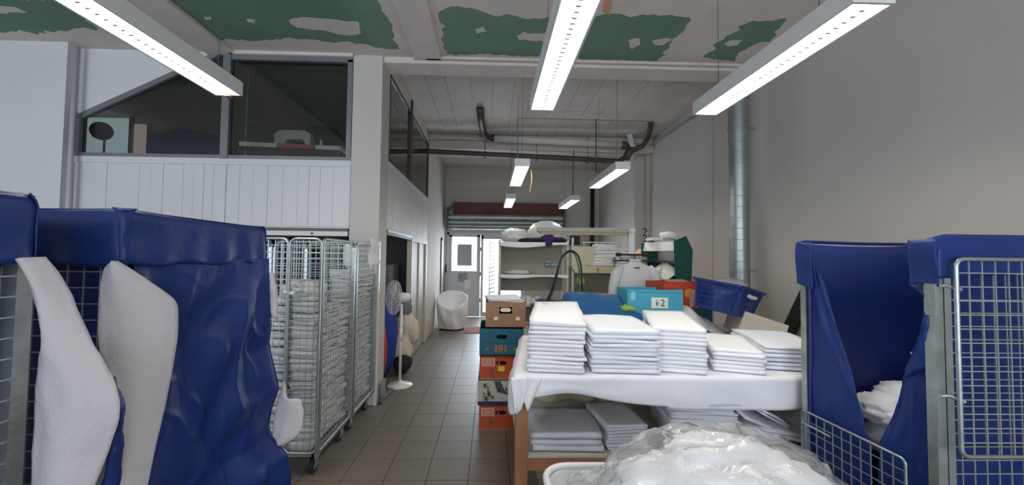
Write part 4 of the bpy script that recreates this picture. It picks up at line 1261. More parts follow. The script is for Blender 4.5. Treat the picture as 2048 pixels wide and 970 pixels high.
# second layer showing under the hem
MB().grid(lambda u, v: (lerp(1.02, 2.5, u), TY0 - .012, lerp(.86, .775 + .006 * math.sin(u * 6), v)), 30, 6).build('under_layer', cloth_m, tc, smooth=True, solid=.004)
# cloth hanging below the table at the back
o = MB().grid(lambda u, v: (lerp(.24, 1.20, u), 2.88 + .03 * math.sin(u * 22), lerp(.895, .56 + .30 * max(0, u - .5) * 1.6, v)), 50, 10).build('hanging_cloth', cream_m, smooth=True, solid=.004)
tag(o, 'cream cloth hanging below the table top behind the lower shelf stacks', 'cloth')


def stack(name, x, y, z0, rz, n, w, d, th, where, group, m=towel_m, layers=1, jitter=.010, tilt=0.0, thick_top=1.0, skew=0.0):
    meshes = []
    for s in range(3):
        mb = folded_mesh(w, d, th, sum(map(ord, where)) % 97 + s * 3, layers=layers)
        bmesh.ops.recalc_face_normals(mb.bm, faces=mb.bm.faces)
        me = bpy.data.meshes.new(name); mb.bm.to_mesh(me); mb.bm.free(); me.materials.append(m)
        for p in me.polygons: p.use_smooth = True
        meshes.append(me)
    rnd = random.Random(len(where) * 7 + n)
    c, s_ = math.cos(rz), math.sin(rz)
    for k in range(n):
        o = bpy.data.objects.new(name, meshes[(k * 2 + k // 3) % 3]); COL.objects.link(o)
        jx = rnd.uniform(-jitter, jitter) + skew * k; jy = rnd.uniform(-jitter, jitter) * .5
        o.location = (x + c * jx - s_ * jy, y + s_ * jx + c * jy, z0 + k * (th + .0012))
        o.rotation_euler = (tilt * k / max(1, n - 1), 0, rz + rnd.uniform(-.012, .012))
        if k == n - 1: o.scale = (1, 1, thick_top)
        pos = 'topmost' if k == n - 1 else ('lowest' if k == 0 else ORD[k] + ' up')
        tag(o, 'folded white %s, %s, %s' % ('tablecloth' if name[0] == 't' else 'sheet', pos, where), 'folded cloth', group)

stack('tablecloth_fold', .375, 2.235, .948, R(-9), 12, .315, .80, .0222, 'tall stack at the table\'s left end', 'first stack on the sorting table', tilt=R(1.5), thick_top=1.5)
stack('tablecloth_fold', .765, 2.235, .948, R(-5), 10, .375, .58, .0225, 'tall stack second from the left on the table', 'second stack on the sorting table', m=towel2_m, thick_top=1.3)
stack('tablecloth_fold', 1.085, 2.245, .948, R(-17), 11, .285, .78, .0213, 'tall slanted stack in the middle of the table', 'third stack on the sorting table', thick_top=1.5, skew=-.001)
stack('tablecloth_fold', 1.425, 2.26, .948, R(-21), 6, .265, .55, .0205, 'low stack right of the three tall ones', 'fourth stack on the sorting table')
stack('tablecloth_fold', 1.80, 2.30, .948, R(-14), 6, .34, .58, .0225, 'low stack at the right beside the blue cage', 'fifth stack on the sorting table', m=towel2_m)
# size label on the first stack
o = MB().box((.40, 2.86, 1.262), (.045, .018, .002), R(-9)).build('size_tag', mat('tag_grey', (.35, .35, .36), .8))
tag(o, 'tiny grey tag on the topmost cloth of the left stack', 'tag')
# lower shelf
stack('sheet_fold', .45, 2.26, .503, R(-2), 3, .40, .38, .034, 'wide stack at the left of the lower shelf', 'left stack on the lower shelf', m=grey_linen_m, layers=1)
stack('sheet_fold', .80, 2.29, .503, R(6), 8, .24, .38, .0165, 'narrow stack beside the wide one on the lower shelf', 'second stack on the lower shelf', m=grey_linen_m)
stack('sheet_fold', 1.24, 2.27, .503, R(-8), 6, .36, .52, .042, 'thick lower-shelf stack behind the plastic bag', 'third stack on the lower shelf', m=grey_linen_m, layers=3, skew=-.004)
for k, (x, y, z, rx, ry, rz, w, d, th) in enumerate(((1.62, 2.30, .52, 0, 0, .25, .34, .40, .04), (1.66, 2.28, .565, .05, .05, -.3, .36, .42, .045), (1.60, 2.30, .62, .35, .42, .35, .34, .42, .03), (1.66, 2.27, .66, .25, .45, .5, .33, .36, .03),
                                                    (1.86, 2.32, .60, .1, -.3, .1, .30, .40, .03), (1.92, 2.34, .66, .1, -.4, -.2, .28, .40, .03), (1.98, 2.36, .55, 0, 0, .2, .30, .4, .05))):
    o = folded_mesh(w, d, th, 200 + k, layers=2, wob=2.0).build('loose_fold', grey_linen_m, smooth=True)
    o.location = (x, y, z); o.rotation_euler = (rx, ry, rz)
    wh = ('lying flat at the bottom', 'second from the bottom', 'slanting in the middle', 'slanting on top', 'leaning at the right, lower', 'leaning at the right, upper', 'flat at the far right')[k]
    tag(o, 'folded white cloth in the untidy lower-shelf pile, ' + wh, 'folded cloth', 'untidy pile on the lower shelf')

# ------------------------------------------------------------------ laundry tub with plastic bag in front
tub = empty('laundry_tub', (.685, 1.15, 0), 'white rimmed grey laundry tub trolley in the foreground holding a plastic bag', 'laundry trolley')
tw, td, tz, rc = .96, .70, .82, .09
def rim_pts(w, d, z, rc, n=7):
    pts = []
    for sx_, sy_, a0 in ((1, -1, -90), (1, 1, 0), (-1, 1, 90), (-1, -1, 180)):
        for k in range(n):
            a = R(a0 + 90 * k / (n - 1))
            pts.append((sx_ * (w / 2 - rc) + rc * math.cos(a), sy_ * (d / 2 - rc) + rc * math.sin(a), z))
    return pts
MB().tube(rim_pts(tw, td, tz, rc), .012, 10, closed=True).build('rim', wplas_m, tub, smooth=True)
mb = MB()
A_ = rim_pts(tw - .02, td - .02, tz - .005, rc); B_ = rim_pts(tw - .14, td - .14, .22, rc)
va = [mb.bm.verts.new(p) for p in A_]; vb = [mb.bm.verts.new(p) for p in B_]
for k in range(len(va)):
    mb.bm.faces.new((va[k], va[(k + 1) % len(va)], vb[(k + 1) % len(vb)], vb[k]))
mb.bm.faces.new(vb)
mb.build('tub_body', mat('tub_grey', (.50, .52, .53), .4), tub, smooth=True, solid=.006)
MB().b2(-.40, .40, -.27, .27, .14, .18).build('under_frame', steel_m, tub)
for x in (-.36, .36):
    for y in (-.23, .23):
        c = MB().cyl((x - .015, y, .06), (x + .015, y, .06), .06, seg=18).build('caster', rubber_m, tub)
        MB().b2(x - .022, x + .022, y - .02, y + .02, .09, .15).build('fork', steel_m, c)
# linen inside
for k, (x, y, z, s) in enumerate(((.60, 1.20, .86, .21), (.82, 1.20, .88, .22), (.70, 1.05, .86, .24), (.90, 1.12, .80, .18), (.50, 1.12, .79, .18), (.72, 1.24, .93, .17))):
    o = MB().lump((x, y, z), (s, s * .85, s * .55), .30, 2.6, 120 + k, sub=4, rotz=k * 1.3).build('bagged_towel', towel_m, smooth=True)
    tag(o, 'crumpled white towel in the foreground plastic bag, ' + ('upper left', 'upper right', 'in front', 'far right', 'far left', 'topmost at the back')[k], 'towel', 'towels in the clear plastic bag')
bag = MB()
bag.lump((.70, 1.17, .83), (.375, .29, .25), .13, 2.6, 131, sub=5)
for v in bag.bm.verts:
    p = v.co
    if p.z < .72: p.z = .72
    d_ = (p - Vector((.72, 1.17, .83)))
    n_ = noise.noise(p * 9) * .018 + noise.noise(p * 22) * .008
    v.co = p + d_.normalized() * n_
bo = bag.build('plastic_bag', plastic_m, smooth=True)
tag(bo, 'big clear plastic bag of white linen bulging out of the foreground tub', 'plastic bag')
def flap(u, v):
    return (lerp(.30, .62, u) - .05 * v, lerp(1.40, 1.22, v * .6) - .05 * u * v, .83 + .12 * u * (1 - v * .3) + .05 * v + .014 * math.sin(u * 18 + v * 6) + .012 * noise.noise(Vector((u * 7, v * 7, 2))))
MB().grid(flap, 30, 24).build('bag_mouth', plastic_m, bo, smooth=True)
MB().grid(lambda u, v: (lerp(.82, 1.12, u), lerp(1.38, 1.16, v), .95 - .18 * u + .03 * v + .014 * math.sin(u * 16 + v * 7) + .012 * noise.noise(Vector((u * 7, v * 7, 5)))), 30, 24).build('bag_mouth', plastic_m, bo, smooth=True)

# ------------------------------------------------------------------ banana box stack


def carton(name, cx, cy, z, w, d, h, m, label, holes=True, t=.006, open_top=True, rz=0.0, mat_side=None):
    b = empty(name, (cx, cy, z), label, 'box', None, rz)
    mb = MB()
    # front wall with hand holes cut by building around them
    def front(yf):
        hw, hz0, hz1 = .055, h * .62, h * .78
        mb.b2(-w / 2, w / 2, yf, yf + t, 0, hz0).b2(-w / 2, w / 2, yf, yf + t, hz1, h)
        mb.b2(-w / 2, -hw, yf, yf + t, hz0, hz1).b2(hw, w / 2, yf, yf + t, hz0, hz1)
        mb.prism([(-hw, yf, hz0), (-hw + .02, yf, hz0), (-hw, yf, (hz0 + hz1) / 2)], (0, t, 0)).prism([(hw, yf, hz0), (hw, yf, (hz0 + hz1) / 2), (hw - .02, yf, hz0)], (0, t, 0))
        mb.prism([(-hw, yf, hz1), (-hw, yf, (hz0 + hz1) / 2), (-hw + .02, yf, hz1)], (0, t, 0)).prism([(hw, yf, hz1), (hw - .02, yf, hz1), (hw, yf, (hz0 + hz1) / 2)], (0, t, 0))
    if holes: front(-d / 2)
    else: mb.b2(-w / 2, w / 2, -d / 2, -d / 2 + t, 0, h)
    mb.b2(-w / 2, w / 2, d / 2 - t, d / 2, 0, h)
    mb.b2(-w / 2, -w / 2 + t, -d / 2 + t, d / 2 - t, 0, h).b2(w / 2 - t, w / 2, -d / 2 + t, d / 2 - t, 0, h)
    mb.b2(-w / 2, w / 2, -d / 2, d / 2, 0, t)
    mb.build('carton_body', m, b)
    if not open_top:
        lid = MB().b2(-w / 2 - .004, w / 2 + .004, -d / 2 - .004, d / 2 + .004, h - .004, h + .004).build('lid', m, b)
    return b


def front_shape(b, pts, m, name, d, off=.002, dep=.002):
    return MB().prism([(x, -d / 2 - off, z) for x, z in pts], (0, dep, 0)).build(name, m, b)


def rect(x0, x1, z0, z1): return [(x0, z0), (x1, z0), (x1, z1), (x0, z1)]
def disc(x, z, rx, rz_, n=16): return [(x + rx * math.cos(2 * PI * k / n), z + rz_ * math.sin(2 * PI * k / n)) for k in range(n)]

BX, BY, BD = .115, 3.99, .52
dp = mat('faded_print', (0.16, 0.10, 0.08), 0.7)
pl = mat('pale_print', (0.62, 0.50, 0.42), 0.7)
orange_print = mat('orange_print', (0.62, 0.20, 0.10), 0.6)
# 1 bottom orange
def orange_box(z, label, sx_):
    b = carton('banana_box', BX, BY, z, .40, BD, .222, orange_m, label)
    front_shape(b, rect(-.18, -.06, .125, .20), pl, 'printed_frame', BD)
    front_shape(b, rect(-.17, -.07, .135, .19), orange_print, 'printed_logo', BD, .004)
    for k in range(2):
        front_shape(b, rect(-.155, -.085, .147 + k * .02, .155 + k * .02), pl, 'printed_word', BD, .006)
    for x in (-.085, .125):
        front_shape(b, rect(x - .012, x + .010, .045, .105), dp, 'printed_icon', BD)
    front_shape(b, rect(sx_ - .03, sx_ + .03, .08 + (.06 if sx_ > .05 else 0), .125 + (.06 if sx_ > .05 else 0)), yellow_m, 'price_sticker', BD, .006)
    front_shape(b, rect(.11, .19, .13, .19), dp, 'printed_block', BD)
    front_shape(b, rect(-.2, .2, .0, .015), carton_m, 'carton_edge', BD)
    MB().b2(.0665 - .1, -.01, BD * -.5 + .01, BD * -.5 + .012, .13, .18).build('inner_liner', dp, b)
    return b
orange_box(0.0, 'orange banana box at the very bottom of the carton stack', .11)
b = carton('fruit_box', BX - .005, BY - .01, .228, .42, BD, .222, mat('printed_white_carton', (.58, .55, .50), .6, var=.1, vscale=10), 'white carton printed with dark fruit pictures, second in the carton stack', holes=False)
front_shape(b, rect(-.21, .21, 0, .035), mat('navy_carton', (.02, .035, .09), .6), 'navy_band', BD)
rnd = random.Random(11)
front_shape(b, [(-.06, .22), (.0, .22), (.035, .14), (.09, .09), (.02, .11), (-.03, .12)], mat('slate_print', (.07, .09, .12), .6), 'printed_shape', BD)
for k in range(16):
    x = rnd.uniform(-.19, .18); z = rnd.uniform(.05, .19)
    front_shape(b, [(x, z), (x + rnd.uniform(.01, .025), z + rnd.uniform(-.01, .01)), (x + rnd.uniform(.0, .03), z + rnd.uniform(.01, .04)), (x - .006, z + .03)], dp if k % 3 else print_m, 'printed_mark', BD, .003 + .0003 * k)
for (x, z) in ((-.13, .06), (.10, .06)):
    front_shape(b, disc(x, z, .024, .024), carton_m, 'printed_fruit', BD, .009)
    front_shape(b, disc(x, z, .011, .011), print_m, 'printed_core', BD, .011)
front_shape(b, disc(-.15, .19, .006, .006), mat('red_dot', (.6, .02, .02), .6), 'red_dot', BD, .009)
orange_box(.456, 'orange banana box in the middle of the carton stack, under the teal one', 0.0)
b = carton('banana_box', BX - .0, BY - .02, .684, .41, BD, .245, teal_m, 'teal blue banana box with a dark number plate, fourth in the carton stack')
front_shape(b, rect(-.065, .045, .03, .095), carton_m, 'label_plate', BD)
text_obj('1:2', .07, (-.010, -BD / 2 - .005, .062), (PI / 2, 0, 0), print_m, b)
for x in (-.135, .12):
    front_shape(b, disc(x, .06, .012, .012), carton_m, 'round_mark', BD)
front_shape(b, rect(-.205, .205, .108, .111), mat('seam_teal', (.01, .09, .14), .7), 'seam', BD)
b = carton('banana_box', BX + .035, BY - .0, .935, .375, BD - .02, .235, carton_m, 'plain brown banana box on top of the carton stack, holding paper')
for x in (-.09, .115):
    front_shape(b, disc(x, .085, .022, .018), paper_m, 'round_hole', BD - .02, .001)
MB().b2(-.06, .06, -.25, -.245, .13, .19).build('inner_paper', paper_m, b)
for k in range(5):
    o = folded_mesh(.33, .42, .014, 300 + k, layers=1, wob=1.8).build('paper_ream', towel_m, smooth=True)
    o.location = (BX + .03 + .01 * (k % 2), BY - .22, 1.125 + k * .016); o.rotation_euler = (0, 0, .04 * (k - 2))
    tag(o, 'white folded sheet in the brown box, ' + ('topmost of the pile' if k == 4 else ORD[k] + ' of the pile'), 'folded cloth', 'folded sheets in the brown banana box')
# dark bag behind the brown box
o = MB().lump((.52, 4.05, .98), (.10, .2, .20), .15, 2.2, 61).build('dark_bag', navy_m, smooth=True)
tag(o, 'dark navy bag squeezed behind the brown banana box', 'bag')

# ------------------------------------------------------------------ second table behind with heaps
t2 = empty('back_table', (.45, 3.45, 0), 'second work table behind the sorting table, buried under linen and boxes', 'table')
MB().b2(0, 2.3, 0, .78, .86, .90).build('table_top', chip_m, t2)
for x in (.02, 2.22):
    for y in (.02, .70):
        MB().b2(x, x + .06, y, y + .06, 0, .86).build('leg', wood_m, t2)

def heap(name, pts, m, label, cat, z0):
    pass
# bright blue cloth heap
def blueheap(u, v):
    x = lerp(.62, 1.62, u); y = lerp(3.40, 4.0, v)
    prof = .29 + .05 * ngauss(u, .15, .12) + .05 * ngauss(u, .35, .15) + .03 * ngauss(u, .62, .08) - .14 * max(0, u - .72) * 2
    edge = min(1, u * 7, (1 - u) * 7) ** .6
    z = .905 + prof * (0.15 + .85 * math.sin(min(1, v * 1.4) * PI / 2)) * edge + .02 * noise.noise(Vector((x * 6, y * 6, 1)))
    return (x, y, z)
o = MB().grid(blueheap, 50, 30).build('blue_cloth_heap', cerulean_m, smooth=True, solid=.008)
tag(o, 'bright blue cloth heaped on the back table behind the white stacks', 'cloth')
o = MB().lump((1.27, 3.62, 1.14), (.07, .06, .035), .5, 2.5, 141).build('lime_cloth', lime_m, smooth=True)
tag(o, 'lime green cloth peeping out beside the light blue box', 'cloth')
o = MB().lump((.92, 3.94, 1.20), (.10, .06, .05), .25, 2.5, 143).build('lime_cloth', lime_m, smooth=True)
tag(o, 'lime green cloth behind the left part of the bright blue heap', 'cloth')
# light blue box
b = carton('light_blue_box', 1.50, 3.64 + .10, 1.09, .50, .34, .225, sky_m, 'light blue carton with a white number label on the back table', holes=False, rz=R(-2))
front_shape(b, rect(-.035, .115, .06, .155), paper_m, 'label_plate', .34)
text_obj('i 2', .085, (.045, -.17 - .005, .105), (PI / 2, 0, 0), print_m, b)
front_shape(b, rect(.015, .035, .09, .12), mat('cyan_print', (.2, .5, .6), .6), 'label_square', .34, .004)
front_shape(b, rect(-.22, -.18, .13, .205), mat('pale_blue_print', (.25, .5, .6), .6), 'printed_corner', .34)
front_shape(b, rect(-.26, .26, .20, .203), teal_m, 'fold_line', .34)
MB().b2(1.22 - 1.46, 1.70 - 1.46, -.15, .15, -.19, -.002).build('box_lower_half', sky_m, b)
# red-orange box
b = carton('orange_box', 1.89, 3.95, 1.12, .50, .40, .25, redor_m, 'red-orange printed carton behind the blue crate', holes=False, rz=R(3))
front_shape(b, disc(-.0, .15, .05, .045), mat('amber_print', (.75, .32, .03), .6), 'printed_sun', .40)
front_shape(b, [(.00, .02), (.035, .02), (.04, .06), (.06, .02), (.08, .02), (.085, .10), (.06, .13), (.05, .15), (.03, .15), (.02, .13), (.0, .10)], pl, 'printed_figure', .40, .004)
front_shape(b, disc(.042, .165, .02, .02), pl, 'printed_head', .40, .004)
front_shape(b, rect(-.15, -.12, .12, .16), yellow_m, 'price_sticker', .40, .004)
front_shape(b, disc(-.18, .14, .03, .02), dp, 'printed_mark', .40, .004)
MB().b2(-.24, .24, -.18, .18, -.215, -.002).build('box_lower_half', teal_m, b)
MB().box((-.06, -.05, .262), (.22, .12, .006), Matrix.Rotation(.15, 4, 'X')).build('carton_flap', carton_m, b)
# blue basket, tilted
bk = empty('plastic_crate', (2.04, 3.46, 1.13), 'dark blue perforated plastic crate tilted on top of the linen heap', 'crate')
cwid, cdep, chgt = .42, .32, .24
bk.rotation_euler = (Matrix.Rotation(R(14), 3, 'Y') @ Matrix.Rotation(R(-62), 3, 'Z')).to_euler()
cm = MB()
fl = MB().b2(-cwid / 2 + .04, cwid / 2 - .04, -cdep / 2 + .03, cdep / 2 - .03, 0, .006).build('crate_floor', crate_m, bk)
def pxy(s, t, z, side):
    e = .035 * (1 - z / chgt)
    if side == 'f': return Vector((lerp(-cwid / 2 + e, cwid / 2 - e, s), -cdep / 2 + e, z))
    if side == 'b': return Vector((lerp(-cwid / 2 + e, cwid / 2 - e, s), cdep / 2 - e, z))
    if side == 'l': return Vector((-cwid / 2 + e, lerp(-cdep / 2 + e, cdep / 2 - e, s), z))
    return Vector((cwid / 2 - e, lerp(-cdep / 2 + e, cdep / 2 - e, s), z))
for side_, nm in (('f', 'crate_front'), ('b', 'crate_back'), ('l', 'crate_side'), ('r', 'crate_side')):
    w_ = MB()
    ncol = 26 if side_ in 'fb' else 18
    for r_ in range(5):
        za, zb = chgt * (r_ * .19 + .03), chgt * (r_ * .19 + .08)
        w_.bar(pxy(0, 0, (za + zb) / 2, side_), pxy(1, 0, (za + zb) / 2, side_), .005, .014) if side_ in 'fb' else w_.bar(pxy(0, 0, (za + zb) / 2, side_), pxy(1, 0, (za + zb) / 2, side_), .005, .014)
    for c_ in range(ncol + 1):
        s = c_ / ncol
        w_.bar(pxy(max(0, s - .01), 0, 0, side_), pxy(min(1, s + .02), 0, chgt, side_), .008 if c_ not in (0, ncol, ncol // 2) else .03, .006)
    w_.bar(pxy(0, 0, .015, side_), pxy(1, 0, .015, side_), .008, .03)
    w_.bar(pxy(0, 0, chgt - .018, side_), pxy(1, 0, chgt - .018, side_), .012, .04)
    w_.build(nm, crate_m, bk)
rimp = [(-cwid / 2 - .012, -cdep / 2 - .012, chgt), (cwid / 2 + .012, -cdep / 2 - .012, chgt), (cwid / 2 + .012, cdep / 2 + .012, chgt), (-cwid / 2 - .012, cdep / 2 + .012, chgt)]
rm = MB()
for k in range(4): rm.bar(rimp[k], rimp[(k + 1) % 4], .024, .022)
rm.build('crate_rim', crate_m, bk)
MB().tube([(cwid / 2 + .008, -.05, chgt - .055), (cwid / 2 + .012, 0, chgt - .06), (cwid / 2 + .008, .05, chgt - .055)], .016).build('hand_hold', wplas_m, bk)
o = MB().lump((2.10, 3.48, 1.36), (.17, .14, .07), .22, 3, 151, sub=4).build('plastic_bag', plastic_m, smooth=True)
tag(o, 'clear plastic bag lying in the dark blue crate', 'plastic bag')
# linen heap below crate
def wheap(u, v):
    x = lerp(1.66, 2.16, u); y = lerp(3.40, 3.85, v)
    z = .905 + (.24 - .16 * abs(u - .35) * 2 * (u > .35)) * math.sin(min(1, v * 1.5 + .05) * PI / 2) * min(1, u * 6 + .3) + .012 * math.sin(u * 17 + v * 4) + .02 * noise.noise(Vector((x * 5, y * 5, 4)))
    return (x, y, z)
o = MB().grid(wheap, 40, 24).build('linen_heap', linen_m, smooth=True, solid=.008)
tag(o, 'grey-white linen thrown over the back table below the blue crate', 'linen')
o = MB().box((2.30, 3.42, 1.02), (.34, .36, .20), Matrix.Rotation(R(-14), 4, 'Z') @ Matrix.Rotation(R(18), 4, 'Y')).build('cream_carton', chip_m, bevel=.004)
tag(o, 'pale cream carton tilted below the blue crate', 'box')
MB().box((2.30, 3.42, .99), (.352, .05, .21), Matrix.Rotation(R(-14), 4, 'Z') @ Matrix.Rotation(R(18), 4, 'Y')).build('tape', carton_m, o)
o = MB().grid(lambda u, v: (lerp(1.56, 1.86, v) - .05 * u, lerp(3.30, 3.42, u), lerp(1.12, .97, v) - .02 * u + .01 * math.sin(v * 9)), 8, 16).build('blue_cloth_strip', cerulean_m, smooth=True, solid=.008)
tag(o, 'strip of bright blue cloth hanging down behind the middle stack', 'cloth')

# green paper dispenser display with white cabinet below
cb = empty('side_cabinet', (2.08, 4.62, 0), 'narrow white cabinet by the right wall behind the cartons', 'cabinet')
MB().b2(-.25, .25, 0, .35, 0, 1.28).build('body', mat('cabinet_white', (.55, .54, .50), .5), cb)
MB().b2(-.24, -.01, -.015, 0, .02, 1.26).build('door', MATS['cabinet_white'], cb)
MB().b2(.01, .24, -.015, 0, .02, 1.26).build('door', MATS['cabinet_white'], cb)
dsx = empty('display_rack', (2.08, 4.66, 1.30), 'dark green sided display rack with tilted white papers on the cabinet', 'rack')
dsx.rotation_euler = (0, 0, R(-60))
rw = .44
MB().prism([(rw / 2, -.14, .02), (rw / 2, .14, .0), (rw / 2, .17, .40), (rw / 2, .05, .56), (rw / 2, -.17, .50)], (.012, 0, 0)).build('side_panel', green2_m, dsx)
MB().prism([(-rw / 2, -.14, .02), (-rw / 2, .14, .0), (-rw / 2, .17, .40), (-rw / 2, .05, .52), (-rw / 2, -.17, .48)], (.012, 0, 0)).build('side_panel', green2_m, dsx)
MB().b2(-rw / 2, rw / 2, .13, .145, 0, .5).build('back_panel', grey_m, dsx)
MB().box((0, -.13, .44), (rw - .02, .012, .11), Matrix.Rotation(R(-18), 4, 'X')).build('paper_front', paper_m, dsx)
MB().b2(-rw / 2, rw / 2, -.15, .12, .26, .275).build('shelf', dark_m, dsx)
MB().box((-.05, -.16, .15), (.24, .22, .010), Matrix.Rotation(R(-28), 4, 'Y') @ Matrix.Rotation(R(35), 4, 'X')).build('tilted_sheet', paper_m, dsx)
MB().box((.11, -.16, .15), (.20, .22, .010), Matrix.Rotation(R(30), 4, 'Y') @ Matrix.Rotation(R(35), 4, 'X')).build('tilted_sheet', paper_m, dsx)
MB().b2(-rw / 2, rw / 2, -.10, .1, 0, .05).build('base', dark_m, dsx)
o = MB().tube([(2.02, 4.66, 1.86), (2.10, 4.64, 1.88), (2.18, 4.62, 1.86)], .045, 14).build('paper_roll', paper_m, smooth=True)
tag(o, 'white paper roll lying on top of the green display rack', 'paper roll')
o = MB().box((1.95, 4.68, 1.83), (.14, .14, .03), .2).build('paper_pile', paper_m)
tag(o, 'small pile of papers on the green display rack left of the roll', 'papers')

# padded board leaning along the right wall
o = MB().prism([(3.12, 4.55, 0.02), (3.12, 4.72, 0.02), (3.14, 3.93, 1.36), (3.14, 3.76, 1.32)], (.035, 0, 0)).build('ironing_board', blackcloth_m, bevel=.01)
tag(o, 'black padded board leaning against the right wall by the blue cage', 'board')

# ------------------------------------------------------------------ pressing station with lamp, hanger and coat
psn = empty('pressing_stand', (1.62, 4.55, 0), 'grey pressing station post carrying a long unlit tube lamp', 'pressing stand')
P0 = Vector((1.62, 4.55, 0))
def W(p): return Vector(p) - P0
MB().b2(-.035, .035, -.03, .03, .0, 1.90).build('post', body_m, psn)
MB().b2(-.30, .30, -.25, .25, 0, .05).build('foot', grey_m, psn)
lampb = MB()
q0, q1 = W((0.533, 4.5, 1.891)), W((1.565, 4.5, 1.905))
lampb.b2(q0.x, q1.x, -.11, .05, q0.z - .005, q0.z + .045)
lb_ = lampb.build('lamp_housing', mat('green_grey_housing', (.30, .32, .29), .5), psn, bevel=.008)
MB().b2(q0.x + .02, q1.x - .02, -.10, -.06, q0.z - .035, q0.z - .003).build('lamp_strip', mat('tan_strip', (.34, .25, .13), .5), lb_)
MB().b2(q1.x - .03, .035, -.05, .03, q0.z + .01, q0.z + .05).build('lamp_bracket', body_m, psn)
MB().b2(-.12, .14, -.06, .04, 1.575, 1.62).build('head_unit', mat('unit_grey', (.32, .33, .33), .4), psn, bevel=.01)
for x in (-.19, .11, ):
    MB().cyl((x, -.10, 1.64), (x + .05, -.05, 1.64), .022).build('knob', black_m, psn)
MB().cyl((-.19, -.07, 1.64), (.14, -.07, 1.64), .010).build('cross_bar', black_m, psn)
hb = empty('coat_hanger', (1.62, 4.42, 1.545), 'black clamp hanger holding the white coat', 'hanger')
MB().tube([(-.24, 0, .02), (0, 0, .035), (.24, 0, .02)], .008).build('bar', black_m, hb)
for x in (-.23, .23):
    MB().tube([(x, 0, .06), (x - .02, 0, .03), (x, 0, -.03), (x + .02, 0, .03), (x, 0, .06)], .006).build('clip', black_m, hb)
MB().tube([(0, 0, .035), (0, 0, .07), (.02, .06, .085)], .006).build('hook', black_m, hb)

ct = empty('white_coat', (1.60, 4.36, 0.10), 'white work coat hanging on the pressing station', 'coat')
secs = [(1.47, .05, .035), (1.445, .08, .045), (1.41, .17, .055), (1.36, .215, .06), (1.28, .225, .07), (1.15, .215, .07), (1.0, .225, .075), (.88, .24, .08)]
mb = MB()
rings = []
for zi, (z, hw, th) in enumerate(secs):
    ring = []
    for k in range(36):
        a = 2 * PI * k / 36
        fo = .010 * math.sin(a * 7 + z * 6) * min(1, (1.47 - z) * 4)
        ring.append(mb.bm.verts.new(((hw + fo) * math.cos(a), (th + fo) * math.sin(a), z)))
    rings.append(ring)
for A, B in zip(rings, rings[1:]):
    for k in range(36):
        mb.bm.faces.new((A[k], A[(k + 1) % 36], B[(k + 1) % 36], B[k]))
mb.bm.faces.new(rings[0]); mb.bm.faces.new(rings[-1][::-1])
mb.build('body', coat_m, ct, smooth=True)
for s, nm in ((-1, 'left'), (1, 'right')):
    MB().tube([(s * .15, 0, 1.40), (s * .21, -.01, 1.32), (s * .245, -.02, 1.18), (s * .262, -.03, 1.05), (s * (.30 if s > 0 else .25), -.05, .93)], [.045, .062, .055, .052, .055], 14).build('sleeve', coat_m, ct, smooth=True)
MB().tube([(.055 * math.cos(a), .035 * math.sin(a), 1.475) for a in [2 * PI * k / 16 for k in range(16)]], .014, 8, closed=True).build('collar', coat_m, ct, smooth=True)
for k in range(3):
    MB().b2(-.03 + k * .022, -.018 + k * .022, -.062, -.058, 1.385, 1.405).build('number_mark', print_m, ct)
# wooden pressing shoulder behind
o = MB().lump((1.84, 4.84, 1.56), (.09, .08, .15), .05, 1.5, 5, ridge=False).build('pressing_form', mat('padded_tan', (.50, .33, .17), .7), smooth=True)
tag(o, 'tan padded pressing form behind the hanger', 'pressing form')

# black hoses arch
hz = [(0.68, 4.9, 1.013), (0.759, 4.9, 1.197), (0.832, 4.9, 1.444), (0.893, 4.9, 1.618), (0.986, 4.9, 1.687), (1.079, 4.9, 1.633), (1.124, 4.9, 1.478), (1.137, 4.9, 1.232), (1.157, 4.9, 1.078)]
o = MB().tube([curve_at(hz, k / 40) for k in range(41)], .012, 8).build('steam_hose', black_m, smooth=True)
tag(o, 'black steam hose arching high behind the blue cloth', 'hose')
hz2 = [(0.594, 4.95, 1.006), (0.749, 4.95, 1.1), (0.823, 4.95, 1.318), (0.883, 4.95, 1.568), (0.983, 4.95, 1.669), (1.059, 4.95, 1.633), (1.11, 4.95, 1.446), (1.099, 4.95, 1.259), (0.999, 4.95, 1.072), (0.925, 4.95, 0.997)]
o = MB().tube([curve_at(hz2, k / 40) for k in range(41)], .008, 8).build('cable', mat('blue_grey_cable', (.03, .05, .09), .5), smooth=True)
tag(o, 'thin dark blue cable following the arching steam hose', 'cable')
# machine with blue box at hose foot
it = empty('ironing_unit', (.98, 4.95, 0), 'dark ironing table with hose and blue control box behind the brown carton', 'ironing table')
MB().b2(-.45, .45, -.2, .25, .95, 1.0).build('table_top', mat('board_cover', (.05, .06, .08), .8), it)
for x in (-.4, .38):
    for y in (-.17, .2):
        MB().b2(x, x + .03, y, y + .03, 0, .95).build('leg', metal_m, it)
cbx = MB().b2(.02, .22, -.12, .05, 1.0, 1.17).build('control_box', navy_m, it)
MB().b2(.06, .11, -.124, -.12, 1.08, 1.12).build('display_label', paper_m, cbx)
MB().b2(.115, .13, -.124, -.12, 1.08, 1.12).build('red_label', red_m, cbx)
MB().lump((-.22, 0, 1.04), (.16, .07, .05), .2, 2, 5).build('iron', black_m, it, smooth=True)

